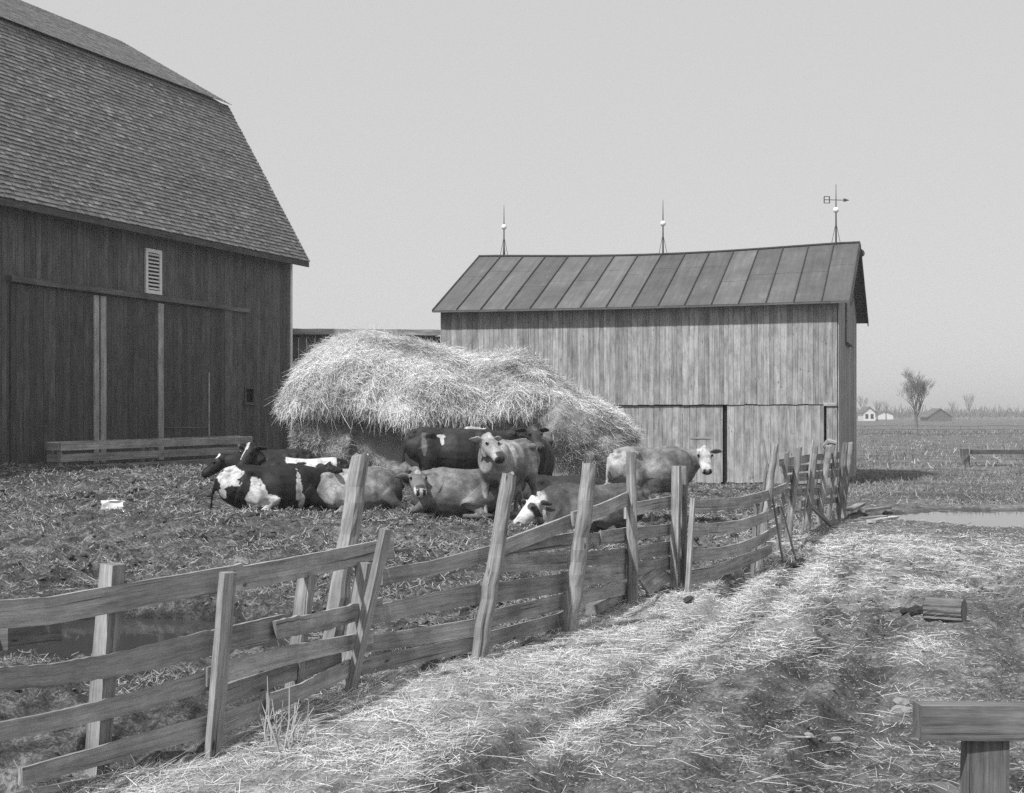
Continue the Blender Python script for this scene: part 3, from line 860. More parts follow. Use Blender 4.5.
# ------------------------------------------------------------------ loose timber
def loose(name, label, cat, a, b, w, h, group=None, mat='fence', tone=1.0, up=(0, 0, 1), jit=.004):
    m = MB(); m.bar(a, b, w, h, up=up, seg=6, jit=jit, tone=tone); o = m.build(name, M[mat]); tag(o, label, cat, group); return o
def gpt(px, py, lift=.02):
    v = gp(px, py); v.z = gz(v.x, v.y, True) + lift; return v
LB = 'loose boards on the lane'
a = at(804, 499, 23.3); b = gpt(831, 526, .0); loose('brace_pole', 'thin pole leaning from the crooked stakes down to the lane', 'pole', a, b, .05, .06, tone=.9)
a = at(781, 504, 18.7); b = gpt(796, 554, .0); loose('loose_board', 'narrow board leaning off the right end of the bowed gate panel', 'board', a, b, .09, .025, LB, tone=1.2, up=(1, 0, 0))
for (x0, y0, x1, y1, dz, tn, lab) in ((849, 516, 862, 509, .12, .8, 'short tilted board at the left of the small scrap pile by the puddle'), (861, 515, 888, 512, .08, .7, 'upper dark board of the small scrap pile by the puddle'), (862, 520, 884, 518, .03, .9, 'lower board of the small scrap pile by the puddle'), (871, 524, 898, 519, .04, 1.4, 'pale board lying apart in front of the scrap pile')):
    loose('loose_board', lab, 'board', gpt(x0, y0, dz), gpt(x1, y1, dz), .16, .05, LB, tone=tn)
loose('loose_stick', 'long pale stick lying across the muddy lane', 'stick', gpt(865, 578, .06), gpt(902, 572, .05), .05, .04, tone=1.6)
# boards lying at the foot of the log-post fence
loose('loose_board', 'thick plank lying low against the foot of the fence beside a log post', 'board', gpt(592, 617, .07), gpt(624, 597, .1), .12, .09, LB, tone=.8)
m = MB(); pts = [(636, 599), (650, 592), (662, 584), (671, 576)]
rings = []
for i, (x, y) in enumerate(pts):
    c = gpt(x, y, .05 + .02 * i); nn, tt = fnorm(FENCE, x); rings.append([c + nn * .05 + Vector((0, 0, .15)), c + nn * .16, c + nn * .13, c + nn * .02 + Vector((0, 0, .15))])
m.loft(rings, tone=.9); tag(m.build('loose_board', M['fence']), 'curved board slumped against the fence foot left of the post made in a pale and a dark half', 'board', LB)
loose('loose_board', 'wide flat board half buried in the straw in front of the fence', 'board', gpt(637, 630, -.01), gpt(652, 606, -.01), .24, .035, LB, tone=1.0)

# timber trestle close by at the lower right
tr = thing('timber_trestle', (2.75, 6.55, 0), 'heavy squared timber rail on short posts at the lower right', 'trestle')
m = MB(); a = at(917, 721, 6.5); b = at(1215, 721, 6.62)
hgt = 35 / F * 6.5
m.bar(a, b, .11, hgt, seg=14, jit=.0025, tone=.5); m.build('rail', M['fence'], tr)
for px in (985, 1180):
    m = MB(); c = at(px, 740, 6.56); m.bar((c.x, c.y, a.z - hgt / 2 + .01), (c.x, c.y, -.2), .2, .1, up=(0, 1, 0), tone=.5, seg=4, jit=.004); m.build('post', M['post'], tr)
    m = MB(); m.bar((c.x, c.y, -.0), (c.x, c.y + .75, -.05), .12, .1, tone=.5); m.build('foot', M['post'], tr)

# cut log
v = gp(947, 621); Yl = v.y; Rl = 12.6 / F * Yl
lg = thing('cut_log', (v.x, v.y, v.z), 'short sawn log with furrowed bark lying on the lane', 'log')
m = MB(); c0 = at(926, 609, Yl + .12); c1 = at(964, 611.5, Yl - .06)
n = 48; rings = []
rr = [1 + random.uniform(-.05, .04) - (.10 if random.random() < .3 else 0) for k in range(n)]
ax = (c1 - c0).normalized(); s1 = ax.cross(Vector((0, 0, 1))).normalized(); s2 = s1.cross(ax)
for i in range(13):
    c = c0.lerp(c1, i / 12)
    rings.append([c + (s1 * math.cos(k * 2 * math.pi / n) + s2 * math.sin(k * 2 * math.pi / n)) * Rl * rr[k] * random.uniform(.97, 1.02) for k in range(n)])
m.loft(rings, tone=.95, caps=False); m.build('bark', M['bark'], lg)
for c, q in ((c1 + ax * .004, 1), (c0 - ax * .004, -1)):
    m = MB(); m.quad([c + (s1 * math.cos(k * 2 * math.pi / 32) + s2 * math.sin(k * 2 * math.pi / 32)) * Rl * .97 for k in range(32)], tone=.8); m.build('cut_end', M['cutwood'], lg)
def rock(name, label, cat, px, py, sx, sy, sz, mat, tone=1.0, lift=0.0, jag=.25, group=None, flat=None):
    v = gp(px, py); z = gz(v.x, v.y, True)
    bm = bmesh.new(); bmesh.ops.create_icosphere(bm, subdivisions=3, radius=1)
    sd = random.randint(0, 999)
    for q in bm.verts:
        c = q.co.copy()
        if flat: c = Vector((max(-flat, min(flat, c.x)), max(-flat, min(flat, c.y)), max(-flat, min(flat, c.z)))) / flat
        f = 1 + jag * (float(fbm(np.array([c.x * 1.7 + sd]), np.array([c.y * 1.7 + c.z * 2.3]), sd, 3)[0]) - .5) * 2
        q.co = Vector((c.x * sx, c.y * sy, c.z * sz)) * f
    me = bpy.data.meshes.new(name); bm.to_mesh(me); bm.free()
    at_ = me.attributes.new('tone', 'FLOAT', 'POINT'); at_.data.foreach_set('value', [tone] * len(me.vertices))
    me.materials.append(M[mat]); o = bpy.data.objects.new(name, me); COL.objects.link(o); o.location = (v.x, v.y, z + sz * .6 + lift)
    o.rotation_euler.z = random.random() * 3 if not flat else .15
    tag(o, label, cat, group); return o
M['stone'] = plain('field_stone', .3, .9, .3, 8)
M['char'] = plain('dark_wood_chunk', .04, .9, .4, 14)
M['salt'] = plain('salt_block', .8, .75, .06, 9)
rock('wood_chunk', 'small dark chunk of wood lying left of the cut log', 'wood chunk', 917, 611, .09, .06, .05, 'char', jag=.4)
rock('wood_chunk', 'dark clod shaped chunk left of the log at the rut edge', 'wood chunk', 906, 606, .07, .05, .035, 'char', jag=.4)
rock('salt_block', 'white block lying on the trampled yard near the feed rack', 'salt block', 113, 511, .17, .12, .085, 'salt', .85, flat=.66, jag=.3)
rock('manure_clod', 'dark clod lying on the straw right of the gate panel', 'clod', 689, 605, .06, .05, .04, 'char', 1.8, jag=.5)
for i, (x, y, s, lab) in enumerate(((901, 703, .05, 'pale stone at the top of a little heap beside the timber rail'), (898, 709, .045, 'middle stone of the little heap beside the timber rail'), (906, 711, .04, 'right-hand stone of the little heap beside the timber rail'), (836, 718, .035, 'single pale stone in the mud left of the timber rail'), (808, 725, .035, 'lone pebble farthest left in the bottom mud'))):
    rock('stone', lab, 'stone', x, y, s, s * .8, s * .6, 'stone', .9, group='stones in the mud')

# feed rack along the barn
p0 = gp(56, 470); 
crib = thing('feed_rack', (p0.x, p0.y, p0.z), 'long low slatted feed rack of grey boards along the barn wall', 'feed rack')
Ya = 30.6; Yb_ = Ya + 6.5
A = at(60, 445, Ya); A.z = 0; Bq = at(252, 438, 0.0 + 35.5); Bq.z = 0
cd = (Bq - A); clen = cd.length; cd.normalize(); cn = Vector((cd.y, -cd.x, 0))
za = CAMZ - (443 - HY) / F * Ya; zb = CAMZ - (436.5 - HY) / F * 35.5
def cz(s): return za + (zb - za) * s / clen
for (lo, hi, tn) in ((-.17, 0, 1.15), (-.42, -.25, .95), (-.66, -.51, .9)):
    m = MB(); nseg = 10
    m.loft([[A + cd * s + Vector((0, 0, cz(s) + hi + random.uniform(-.01, .01))) + cn * .02, A + cd * s + Vector((0, 0, cz(s) + lo)) + cn * .02, A + cd * s + Vector((0, 0, cz(s) + lo)) - cn * .02, A + cd * s + Vector((0, 0, cz(s) + hi)) - cn * .02] for s in [clen * i / nseg for i in range(nseg + 1)]], tone=tn)
    m.build('slat', M['fence'], crib)
    for s in (.0, clen):
        m = MB(); c = A + cd * s + Vector((0, 0, cz(s) + (lo + hi) / 2)); m.bar(c - cn * .024, c - cn * .426, .04, hi - lo - .01, tone=1.1); m.build('end_slat', M['fence'], crib)
    if hi < 0: continue
    m = MB()
    m.loft([[A + cd * s + Vector((0, 0, cz(s) + hi + .02)) - cn * .43, A + cd * s + Vector((0, 0, cz(s) + lo + .02)) - cn * .43, A + cd * s + Vector((0, 0, cz(s) + lo + .02)) - cn * .47, A + cd * s + Vector((0, 0, cz(s) + hi + .02)) - cn * .47] for s in (0, clen / 2, clen)], tone=tn)
    m.build('slat', M['fence'], crib)
for s in (.05, clen * .45, clen - .05):
    for o_n in (-.07, -.38):
        m = MB(); c = A + cd * s + cn * o_n; m.bar(c + Vector((0, 0, cz(s) - .01)), c + Vector((0, 0, cz(s) - 1.0)), .09, .09, up=cd); m.build('leg', M['post'], crib)

# feed bunk at the far right edge
v = gp(975, 466)
fb = thing('feed_bunk', (v.x, v.y, v.z), 'low dark plank bunk on legs at the right edge of the lane', 'feed bunk')
Yq = v.y; m = MB(); m.bar(at(972, 452, Yq), at(1030, 452, Yq), .5, .17, tone=.35, seg=4); m.build('plank', M['post'], fb)
for px in (968, 1026):
    m = MB(); m.bar(at(px, 446, Yq), at(px, 470, Yq), .12, .12, up=(0, 1, 0), tone=.9); m.build('leg', M['post'], fb)
m = MB(); m.bar(at(964, 449, Yq - .2), at(966, 468, Yq - .2), .25, .12, up=(0, 1, 0), tone=.5, jit=.04, seg=3); m.build('leg', M['post'], fb)

# dead weed stalks against the near fence
M['weed'] = plain('dry_weed_stalk', .42, .8, .2, 8)
for i, (px, py, lab) in enumerate(((268, 752, 'dry weed stalk standing left against the near fence boards'), (278, 756, 'tallest dry weed stalk standing against the near fence boards'), (292, 750, 'dry weed stalk standing right against the near fence boards'))):
    v = gp(px, py); m = MB()
    h = (.30, .42, .33)[i]
    for k in range(4):
        a = Vector((v.x + random.uniform(-.02, .02), v.y + .05, v.z - .05)); top = a + Vector((random.uniform(-.09, .12), random.uniform(-.08, .08), h * random.uniform(.6, 1.1) + .05))
        mid = a.lerp(top, .5) + Vector((random.uniform(-.04, .04), 0, 0)); m.tube([a, mid, top], [.006, .005, .002], 5)
        if k < 3: m.tube([mid, mid + Vector((random.uniform(-.1, .1), 0, .1))], [.003, .0015], 4)
    tag(m.build('weed_stalk', M['weed']), lab, 'weed', 'weed stalks by the fence')
# ------------------------------------------------------------------ straw stack
HYC = 33.0
def hx(px): return (px - CX) / F * HYC
TOPP = [(287, 424), (289, 404), (296, 385), (308, 364), (326, 348), (346, 338), (375, 335), (410, 341), (440, 348), (472, 357), (490, 356), (515, 352), (535, 358), (550, 373), (575, 391), (600, 403), (618, 413), (630, 426), (637, 440)]
TX = np.array([hx(p[0]) for p in TOPP]); TZ = np.array([CAMZ - (p[1] - HY) / F * HYC for p in TOPP])
RIMP = [(272, 412), (300, 416), (350, 415), (420, 418), (480, 414), (505, 410), (545, 412), (590, 426), (645, 438)]
RX = np.array([hx(p[0]) for p in RIMP]); RZ_ = np.array([CAMZ - (p[1] - HY) / F * 30.6 for p in RIMP])
def stack_pt(x, phi):
    """x along the stack, phi 0 (front rim) .. pi (back rim)"""
    T = np.interp(x, TX, TZ); R = np.minimum(np.interp(x, RX, RZ_) + .42 * (fbm(x * 1.3 + 3, x * 0, 301, 3) - .5), T - .02)
    e = np.clip((x - TX[0]) / (TX[-1] - TX[0]), 0, 1)
    W = 2.75 * np.clip(4 * e * (1 - e), 0, 1) ** .33 * (1 - .22 * sst(.35, 1.0, e))
    c = np.cos(phi); s = np.sin(phi)
    W = W * (1 + .10 * np.exp(-((x - hx(525)) / .55) ** 2) - .04 * np.exp(-((x - hx(478)) / .35) ** 2))
    w = -W * np.sign(c) * np.abs(c) ** .82
    z = R + (T - R) * np.abs(s) ** .80
    n = fbm(x * 1.1 + 5, w * 1.1 + z * .7, 51, 4) - .5; n2 = fbm(x * 4 + 5, w * 3 + z * 4, 57, 3) - .5
    f = sst(.0, .35, s)
    b = .46 * n + .2 * n2
    w = w - np.cos(phi) * b * .9; z = z + b * (.35 * f + .3 * (1 - f) ) * 1.0 * np.where(s > .9, .25, 1)
    # crease under the right-hand shoulder
    cr = np.exp(-((x - hx(530)) / .9) ** 2 - ((z - (2.75 - .25 * (x - hx(530)))) / .16) ** 2)
    w = w + np.cos(phi) * .28 * cr
    return np.stack([x, HYC + w + .12 * (x + 1), z], -1)
ns, npj = 200, 70
xs_ = np.linspace(TX[0] + .01, TX[-1] - .01, ns); ph = np.linspace(-.25, math.pi + .25, npj)
SX, PH = np.meshgrid(xs_, ph, indexing='ij')
def stack_full(x, phi):
    P = stack_pt(x, np.clip(phi, 0, math.pi))
    under = np.clip(-phi, 0, 1) + np.clip(phi - math.pi, 0, 1)
    P[..., 1] += np.where(phi < 0, 1, -1) * under * 4.5
    P[..., 2] += under * .35
    return P
SV = stack_full(SX, PH).reshape(-1, 3)
ii = (np.arange(ns - 1)[:, None] * npj + np.arange(npj - 1)[None, :]).ravel()
SF = np.stack([ii, ii + npj, ii + npj + 1, ii + 1], 1)
stk = thing('straw_stack', (hx(450), HYC, .6), 'big shaggy straw stack eaten away underneath behind the cows', 'straw stack')
ro = stk.location
canopy = np_mesh('straw_cap', SV, SF, M['straw'], .42 + .22 * fbm(SV[:, 0] * 6, SV[:, 2] * 6 + SV[:, 1] * 3, 61, 4), stk, True, ro)
# loose stalks over the cap
def stalks(n, fringe=False):
    x = TX[0] + .03 + rng.random(n) * (TX[-1] - TX[0] - .06)
    if fringe: phi = np.abs(rng.normal(size=n)) * .12 - .05; phi = np.where(rng.random(n) < .2, math.pi - phi, phi)
    else: phi = np.where(rng.random(n) < .78, rng.random(n) ** .8 * 1.75, math.pi - rng.random(n) * 1.5)
    P = stack_full(x, phi); d = .03
    Q = stack_full(x, phi - np.where(phi > math.pi / 2, -d, d)); R_ = stack_full(np.clip(x + .02, TX[0] + .01, TX[-1] - .01), phi)
    dn = Q - P; dn /= np.linalg.norm(dn, axis=1)[:, None] + 1e-9
    ax_ = R_ - P; ax_ /= np.linalg.norm(ax_, axis=1)[:, None] + 1e-9
    nr = np.cross(dn, ax_); nr *= np.where(nr[:, 2] * 1.0 + np.where(phi < 1.2, -nr[:, 1], nr[:, 1]) < 0, -1, 1)[:, None]
    nr /= np.linalg.norm(nr, axis=1)[:, None] + 1e-9
    flow = (fbm(x * .8, phi * 1.5, 71, 2) - .5) * 3.2 - .25 * (x < hx(330))
    D = dn + ax_ * (flow[:, None] + rng.normal(size=(n, 1)) * 1.1) + nr * (.02 + np.abs(rng.normal(size=(n, 1))) * .13) + rng.normal(size=(n, 3)) * .3
    if fringe: D = dn * .4 + np.array([0, 0, -.9]) + rng.normal(size=(n, 3)) * .32 + np.array([0, -.15, 0])
    D /= np.linalg.norm(D, axis=1)[:, None]
    L = .07 + rng.random(n) ** 2 * .26 + .35 * (rng.random(n) < .02); W = .004 + rng.random(n) * .006
    cl = fbm(x * 3, phi * 4, 81, 3)
    tone = np.clip(.48 + .40 * rng.random(n) + .9 * (fbm(x * 1.4, phi * 3, 83, 4) - .5) + .2 * (cl - .5), .14, .85)
    return strips(P + nr * (rng.random((n, 1)) * .05 - .02), D, L, W, tone, -.02)
parts = [stalks(150000), stalks(14000, True)]
Vs = np.concatenate([p[0] for p in parts]); o1 = len(parts[0][0]); Fs = np.concatenate([parts[0][1], parts[1][1] + o1]); Ts = np.concatenate([p[2] for p in parts])
o = np_mesh('loose_stalks', Vs, Fs, M['straw'], Ts, stk, False, ro); o['kind'] = 'stuff'
# eaten base
nb, nz = 220, 34
th_ = np.linspace(0, 2 * math.pi, nb, endpoint=False)
xl, xr = hx(303), hx(622); cxm = (xl + xr) / 2
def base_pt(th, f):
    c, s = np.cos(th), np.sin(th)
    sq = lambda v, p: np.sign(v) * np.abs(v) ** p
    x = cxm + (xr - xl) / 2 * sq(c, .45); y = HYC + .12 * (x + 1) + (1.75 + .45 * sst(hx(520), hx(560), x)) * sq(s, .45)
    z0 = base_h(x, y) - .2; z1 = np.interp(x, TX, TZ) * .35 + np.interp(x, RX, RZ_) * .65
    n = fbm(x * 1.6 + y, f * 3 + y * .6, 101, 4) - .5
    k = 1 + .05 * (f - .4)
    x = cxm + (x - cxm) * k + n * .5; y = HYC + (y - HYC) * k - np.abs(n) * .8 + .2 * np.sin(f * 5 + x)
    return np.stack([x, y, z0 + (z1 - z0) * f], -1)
TH, FF = np.meshgrid(th_, np.linspace(0, 1, nz), indexing='ij')
BV = base_pt(TH, FF).reshape(-1, 3)
a = np.arange(nb)[:, None] * nz; b2 = ((np.arange(nb) + 1) % nb)[:, None] * nz; j = np.arange(nz - 1)[None, :]
BF = np.stack([(a + j).ravel(), (b2 + j).ravel(), (b2 + j + 1).ravel(), (a + j + 1).ravel()], 1)
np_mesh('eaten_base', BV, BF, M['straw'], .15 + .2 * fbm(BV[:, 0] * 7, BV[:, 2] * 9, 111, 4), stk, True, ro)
n = 40000; th = rng.random(n) * 2 * math.pi; f = rng.random(n)
P = base_pt(th, f); Q = base_pt(th + .02, f); tg = Q - P; tg /= np.linalg.norm(tg, axis=1)[:, None] + 1e-9
out = np.cross(tg, np.array([0, 0, 1.])); out /= np.linalg.norm(out, axis=1)[:, None] + 1e-9
ctr = np.array([cxm, HYC, 0]); sg = np.sign(np.sum((P - ctr)[:, :2] * out[:, :2], axis=1)); out *= sg[:, None]
D = out * (.35 + rng.random((n, 1)) * .5) + tg * rng.normal(size=(n, 1)) * .8 + np.array([0, 0, -.4]) + rng.normal(size=(n, 3)) * .4
D /= np.linalg.norm(D, axis=1)[:, None]
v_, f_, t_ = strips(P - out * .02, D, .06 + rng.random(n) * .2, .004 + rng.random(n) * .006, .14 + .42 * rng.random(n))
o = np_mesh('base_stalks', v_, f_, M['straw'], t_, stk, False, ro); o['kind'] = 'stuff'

# ------------------------------------------------------------------ litter on the ground
def litter(name, label, n, xr_, yr_, dens, L0, L1, W0, W1, t0, t1, up=.12, kind_group=None, aniso=None, upb=0.0):
    k = int(n * 6); x = xr_[0] + rng.random(k) * (xr_[1] - xr_[0])
    u = rng.random(k); y = yr_[0] * (yr_[1] / yr_[0]) ** u          # denser close by
    d = dens(x, y); keep = rng.random(k) < d; x, y = x[keep][:n], y[keep][:n]; n = len(x)
    z = G(x, y) + .006
    ang = rng.random(n) * 2 * math.pi
    if aniso is not None: ang = np.where(rng.random(n) < .45, aniso + rng.normal(size=n) * .45, ang)
    D = np.stack([np.cos(ang), np.sin(ang), upb + np.abs(rng.normal(size=n)) * up - .03], -1); D /= np.linalg.norm(D, axis=1)[:, None]
    s = np.clip(y / 12, .8, 2.2)
    L = (L0 + rng.random(n) ** 2 * (L1 - L0)); W = (W0 + rng.random(n) * (W1 - W0)) * s
    tone = t0 + rng.random(n) * (t1 - t0)
    v_, f_, t_ = strips(np.stack([x, y, z], -1), D, L, W, tone)
    o = np_mesh(name, v_, f_, M['straw'], t_); tag(o, label, 'litter', kind='stuff'); return o
dry = lambda x, y: 1 - np.clip(pud_mask(x, y) * 1.6, 0, 1)
litter('straw_litter', 'bright loose straw scattered along the outside of the fence', 120000, (-5, 9), (5.8, 24), lambda x, y: np.clip(straw_mask(x, y) * 1.15 * (.12 + 1.1 * sst(.36, .58, fbm(x * 2.6, y * 1.8, 141, 4))) * (1 - .93 * rut_mask(x, y)), 0, 1) * dry(x, y), .03, .22, .002, .004, .36, .85, .13, aniso=1.29)
litter('straw_litter', 'thin straw wisps strewn over the mud of the lane', 9000, (-1, 10), (5.8, 40), lambda x, y: sst(.2, .8, x - fence_x(y)) * .55 * sst(.42, .6, fbm(x * .8, y * .8, 151, 3)) * dry(x, y), .05, .3, .003, .005, .28, .55, .08)
litter('chaff', 'fine broken chaff trodden into the mud of the lane', 130000, (-5, 11), (5.8, 26), lambda x, y: sst(-.2, .5, x - fence_x(y)) * (.35 + .65 * sst(.35, .6, fbm(x * 1.7, y * 1.2, 311, 4))) * dry(x, y), .008, .05, .002, .004, .06, .6, .25)
litter('yard_litter', 'trampled straw and manure covering the cattle yard', 190000, (-13, 8), (9.5, 41), lambda x, y: yard_mask(x, y) * np.clip(.10 + 1.0 * sst(.38, .62, fbm(x * 1.2, y * 1.2, 161, 3)), 0, 1) * dry(x, y), .02, .13, .003, .006, .03, .5, .6)
litter('grass', 'short dead grass growing beside the shed and the lane', 26000, (5, 22), (30.5, 56), lambda x, y: (1 - yard_mask(x, y)) * (.15 + .85 * sst(.4, .6, fbm(x * .5, y * .35, 171, 3))) * dry(x, y), .05, .18, .004, .007, .10, .36, 1.2)
litter('grass', 'sparse dead grass tufts along the fence foot', 5000, (-4, 9), (6, 27), lambda x, y: np.exp(-((x - fence_x(y) - .1) / .22) ** 2) * sst(.45, .6, fbm(x * 2, y * 2, 181, 2)), .08, .26, .003, .005, .2, .5, 1.3)
# trodden clods of mud and manure
def clods(name, label, n, xr_, yr_, dens, s0, s1, t0, t1):
    bm = bmesh.new(); bmesh.ops.create_icosphere(bm, subdivisions=1, radius=1); bm.verts.ensure_lookup_table()
    iv = np.array([v.co for v in bm.verts]); it = np.array([[v.index for v in f.verts] for f in bm.faces]); bm.free()
    k = n * 6; x = xr_[0] + rng.random(k) * (xr_[1] - xr_[0]); y = yr_[0] * (yr_[1] / yr_[0]) ** rng.random(k)
    keep = rng.random(k) < dens(x, y); x, y = x[keep][:n], y[keep][:n]; n = len(x)
    s = (s0 + (s1 - s0) * rng.random(n) ** 3) * np.clip(y / 12, .8, 1.8)
    j = 1 + .9 * (rng.random((n, len(iv), 1)) - .5)
    sc = np.stack([s * (.7 + .6 * rng.random(n)), s * (.7 + .6 * rng.random(n)), s * (.4 + .4 * rng.random(n))], -1)
    V = iv[None] * j * sc[:, None, :] + np.stack([x, y, G(x, y) + s * .1], -1)[:, None, :]
    Fq = it[None] + (np.arange(n) * len(iv))[:, None, None]
    o = np_mesh(name, V.reshape(-1, 3), Fq.reshape(-1, 3), M['straw'], np.repeat(t0 + (t1 - t0) * rng.random(n), len(iv)), smooth=False)
    tag(o, label, 'clods', kind='stuff')
clods('mud_clods', 'trodden clods of mud and dung all over the cattle yard', 14000, (-13, 8), (9.5, 41), lambda x, y: yard_mask(x, y) * sst(.35, .65, fbm(x * 1.5, y * 1.5, 201, 3)) * dry(x, y), .008, .04, .03, .14)
clods('mud_clods', 'small clods and lumps of mud thrown up along the lane ruts', 4500, (-3, 11), (5.8, 30), lambda x, y: (1 - yard_mask(x, y)) * (.06 + rut_mask(x, y)) * (1 - .7 * straw_mask(x, y)) * sst(.35, .6, fbm(x * 1.5, y * 1.5, 211, 3)) * dry(x, y), .006, .032, .05, .2)
# corn stubble in rows
n = 8000; row = rng.integers(0, 62, n); y = 52 + row * 1.15 + rng.normal(size=n) * .12 ; x = 8 + rng.random(n) * (y * .42)
z = G(x, y, False)
D = rng.normal(size=(n, 3)) * .5; D[:, 2] = np.abs(D[:, 2]) + .7; D /= np.linalg.norm(D, axis=1)[:, None]
v_, f_, t_ = strips(np.stack([x, y, z], -1), D, .04 + rng.random(n) ** 3 * .30, .02 + rng.random(n) * .03, .10 + .42 * rng.random(n) ** 2)
tag(np_mesh('corn_stubble', v_, f_, M['straw'], t_), 'pale cut corn stubble in rows across the far field', 'stubble', kind='stuff')

# ------------------------------------------------------------------ cattle
def tube_bm(bm, st, n=14):
    """st: list of (pos, side radius, up radius, upvector or None)"""
    P = [Vector(s[0]) for s in st]; rings = []
    for i, s in enumerate(st):
        t = (P[min(i + 1, len(P) - 1)] - P[max(i - 1, 0)]).normalized()
        upv = Vector(s[3]) if len(s) > 3 else (Vector((0, 0, 1)) if abs(t.z) < .75 else Vector((1, 0, 0)))
        s1 = t.cross(upv).normalized(); s2 = s1.cross(t).normalized()
        rings.append([bm.verts.new(P[i] + s1 * math.cos(k * 2 * math.pi / n) * s[1] + s2 * math.sin(k * 2 * math.pi / n) * s[2]) for k in range(n)])
    for j in range(len(rings) - 1):
        for k in range(n): bm.faces.new((rings[j][k], rings[j][(k + 1) % n], rings[j + 1][(k + 1) % n], rings[j + 1][k]))
    bm.faces.new(list(reversed(rings[0]))); bm.faces.new(rings[-1])
def ell(bm, c, rx, ry, rz):
    r = bmesh.ops.create_icosphere(bm, subdivisions=3, radius=1)
    for v in r['verts']: v.co = Vector((v.co.x * rx, v.co.y * ry, v.co.z * rz)) + Vector(c)
def make_cow(label, px, py, yaw, pose, coat, head, scale=1.0, Y=None, legs=None, roll=0, lift=0):
    """head: (poll position local, yaw deg local, pitch deg down)"""
    if Y is None: v = gp(px, py)
    else:
        X = (px - CX) / F * Y; v = Vector((X, Y, gz(X, Y)))
    bm = bmesh.new(); T = tube_bm
    lie = pose == 'lie'
    dz = -.56 if lie else 0.0
    wf_ = 1.14 if lie else 1.0
    body = [(-.86, 1.16, .07, .08), (-.83, 1.10, .16, .17), (-.74, 1.04, .24, .27), (-.55, .99, .285, .335), (-.32, .95, .265, .345), (-.05, .915, .335, .395), (.25, .925, .31, .385), (.45, .97, .26, .35), (.6, 1.0, .20, .31), (.72, 1.02, .13, .22)]
    T(bm, [((x, 0, z + dz), w * wf_, h) for (x, z, w, h) in body], 18)
    for s in (1, -1):
        ell(bm, (-.52, s * .20, 1.20 + dz), .12, .075, .07)      # hook bones
        ell(bm, (-.80, s * .10, 1.17 + dz), .07, .05, .06)       # pin bones
        ell(bm, (.42, s * .17, 1.02 + dz), .19, .10, .26)        # shoulder
    T(bm, [((.42, 0, 1.28 + dz), .05, .06), ((.2, 0, 1.295 + dz), .06, .05), ((-.2, 0, 1.275 + dz), .05, .05), ((-.55, 0, 1.30 + dz), .07, .05), ((-.82, 0, 1.24 + dz), .05, .05)], 8)
    if not lie:
        for s in (1, -1):
            lo = (legs or {}).get(s, 0)
            T(bm, [((.45, s * .15, .95), .10, .15), ((.45, s * .16, .72), .075, .10), ((.45 + lo * .3, s * .155, .5), .055, .065), ((.46 + lo, s * .15, .39), .052, .055), ((.45 + lo, s * .15, .22), .034, .036), ((.45 + lo, s * .15, .11), .042, .045), ((.47 + lo, s * .15, .05), .05, .058), ((.48 + lo, s * .15, 0), .058, .07)], 10)
            T(bm, [((-.56, s * .17, 1.0), .13, .22), ((-.50, s * .19, .78), .11, .18), ((-.56, s * .18, .60), .065, .10), ((-.66, s * .17, .47), .05, .065), ((-.64, s * .165, .3), .036, .042), ((-.61, s * .16, .12), .043, .046), ((-.58, s * .16, .05), .05, .058), ((-.56, s * .16, 0), .058, .072)], 10)
        ell(bm, (-.33, 0, .56), .2, .15, .14)
        T(bm, [((-.84, 0, 1.22), .035, .035), ((-.92, 0, 1.15), .034, .034), ((-.945, .01, .9), .024, .024), ((-.94, .02, .65), .03, .03), ((-.93, .03, .5), .045, .045), ((-.93, .03, .38), .02, .02)], 8)
    else:
        for s in (1, -1):
            T(bm, [((.42, s * .22, .36), .12, .15), ((.58, s * .26, .2), .08, .09), ((.74, s * .25, .1), .055, .06), ((.62, s * .27, .06), .042, .042), ((.46, s * .25, .05), .045, .045), ((.38, s * .24, .05), .05, .05)], 10)
            T(bm, [((-.62, s * .20, .42), .2, .24), ((-.36, s * .36, .30), .15, .2), ((-.12, s * .43, .2), .11, .14), ((-.3, s * .47, .1), .065, .07), ((-.5, s * .45, .07), .05, .055), ((-.3, s * .46, .05), .042, .045), ((-.1, s * .45, .05), .045, .045), ((-.02, s * .45, .045), .05, .05)], 10)
        T(bm, [((-.84, 0, .66), .035, .035), ((-.93, .03, .55), .032, .032), ((-.98, .1, .3), .026, .026), ((-.95, .25, .1), .03, .03), ((-.8, .4, .06), .045, .045), ((-.7, .42, .05), .02, .02)], 8)
    # neck and head
    pol = Vector(head[0]) + Vector((0, 0, dz)); hy = math.radians(head[1]); hp = math.radians(head[2])
    hd = Vector((math.cos(hy) * math.cos(hp), math.sin(hy) * math.cos(hp), -math.sin(hp)))
    hs = Vector((0, 0, 1)).cross(hd).normalized(); hu = hd.cross(hs).normalized()
    n0 = Vector((.50, 0, 1.06 + dz)); n1 = n0.lerp(pol, .5) + Vector((.05, 0, -.04)); n2 = pol - hd * .02 - hu * .06
    T(bm, [(n0, .17, .27), (n0.lerp(n1, .5), .145, .22), (n1, .115, .18), (n1.lerp(n2, .6), .10, .15), (n2, .09, .12)], 14)
    if not lie: T(bm, [(n0 + Vector((.1, 0, -.24)), .03, .1), (n1 + Vector((0, 0, -.17)), .025, .07), (n2 + Vector((0, 0, -.1)), .02, .04)], 8)
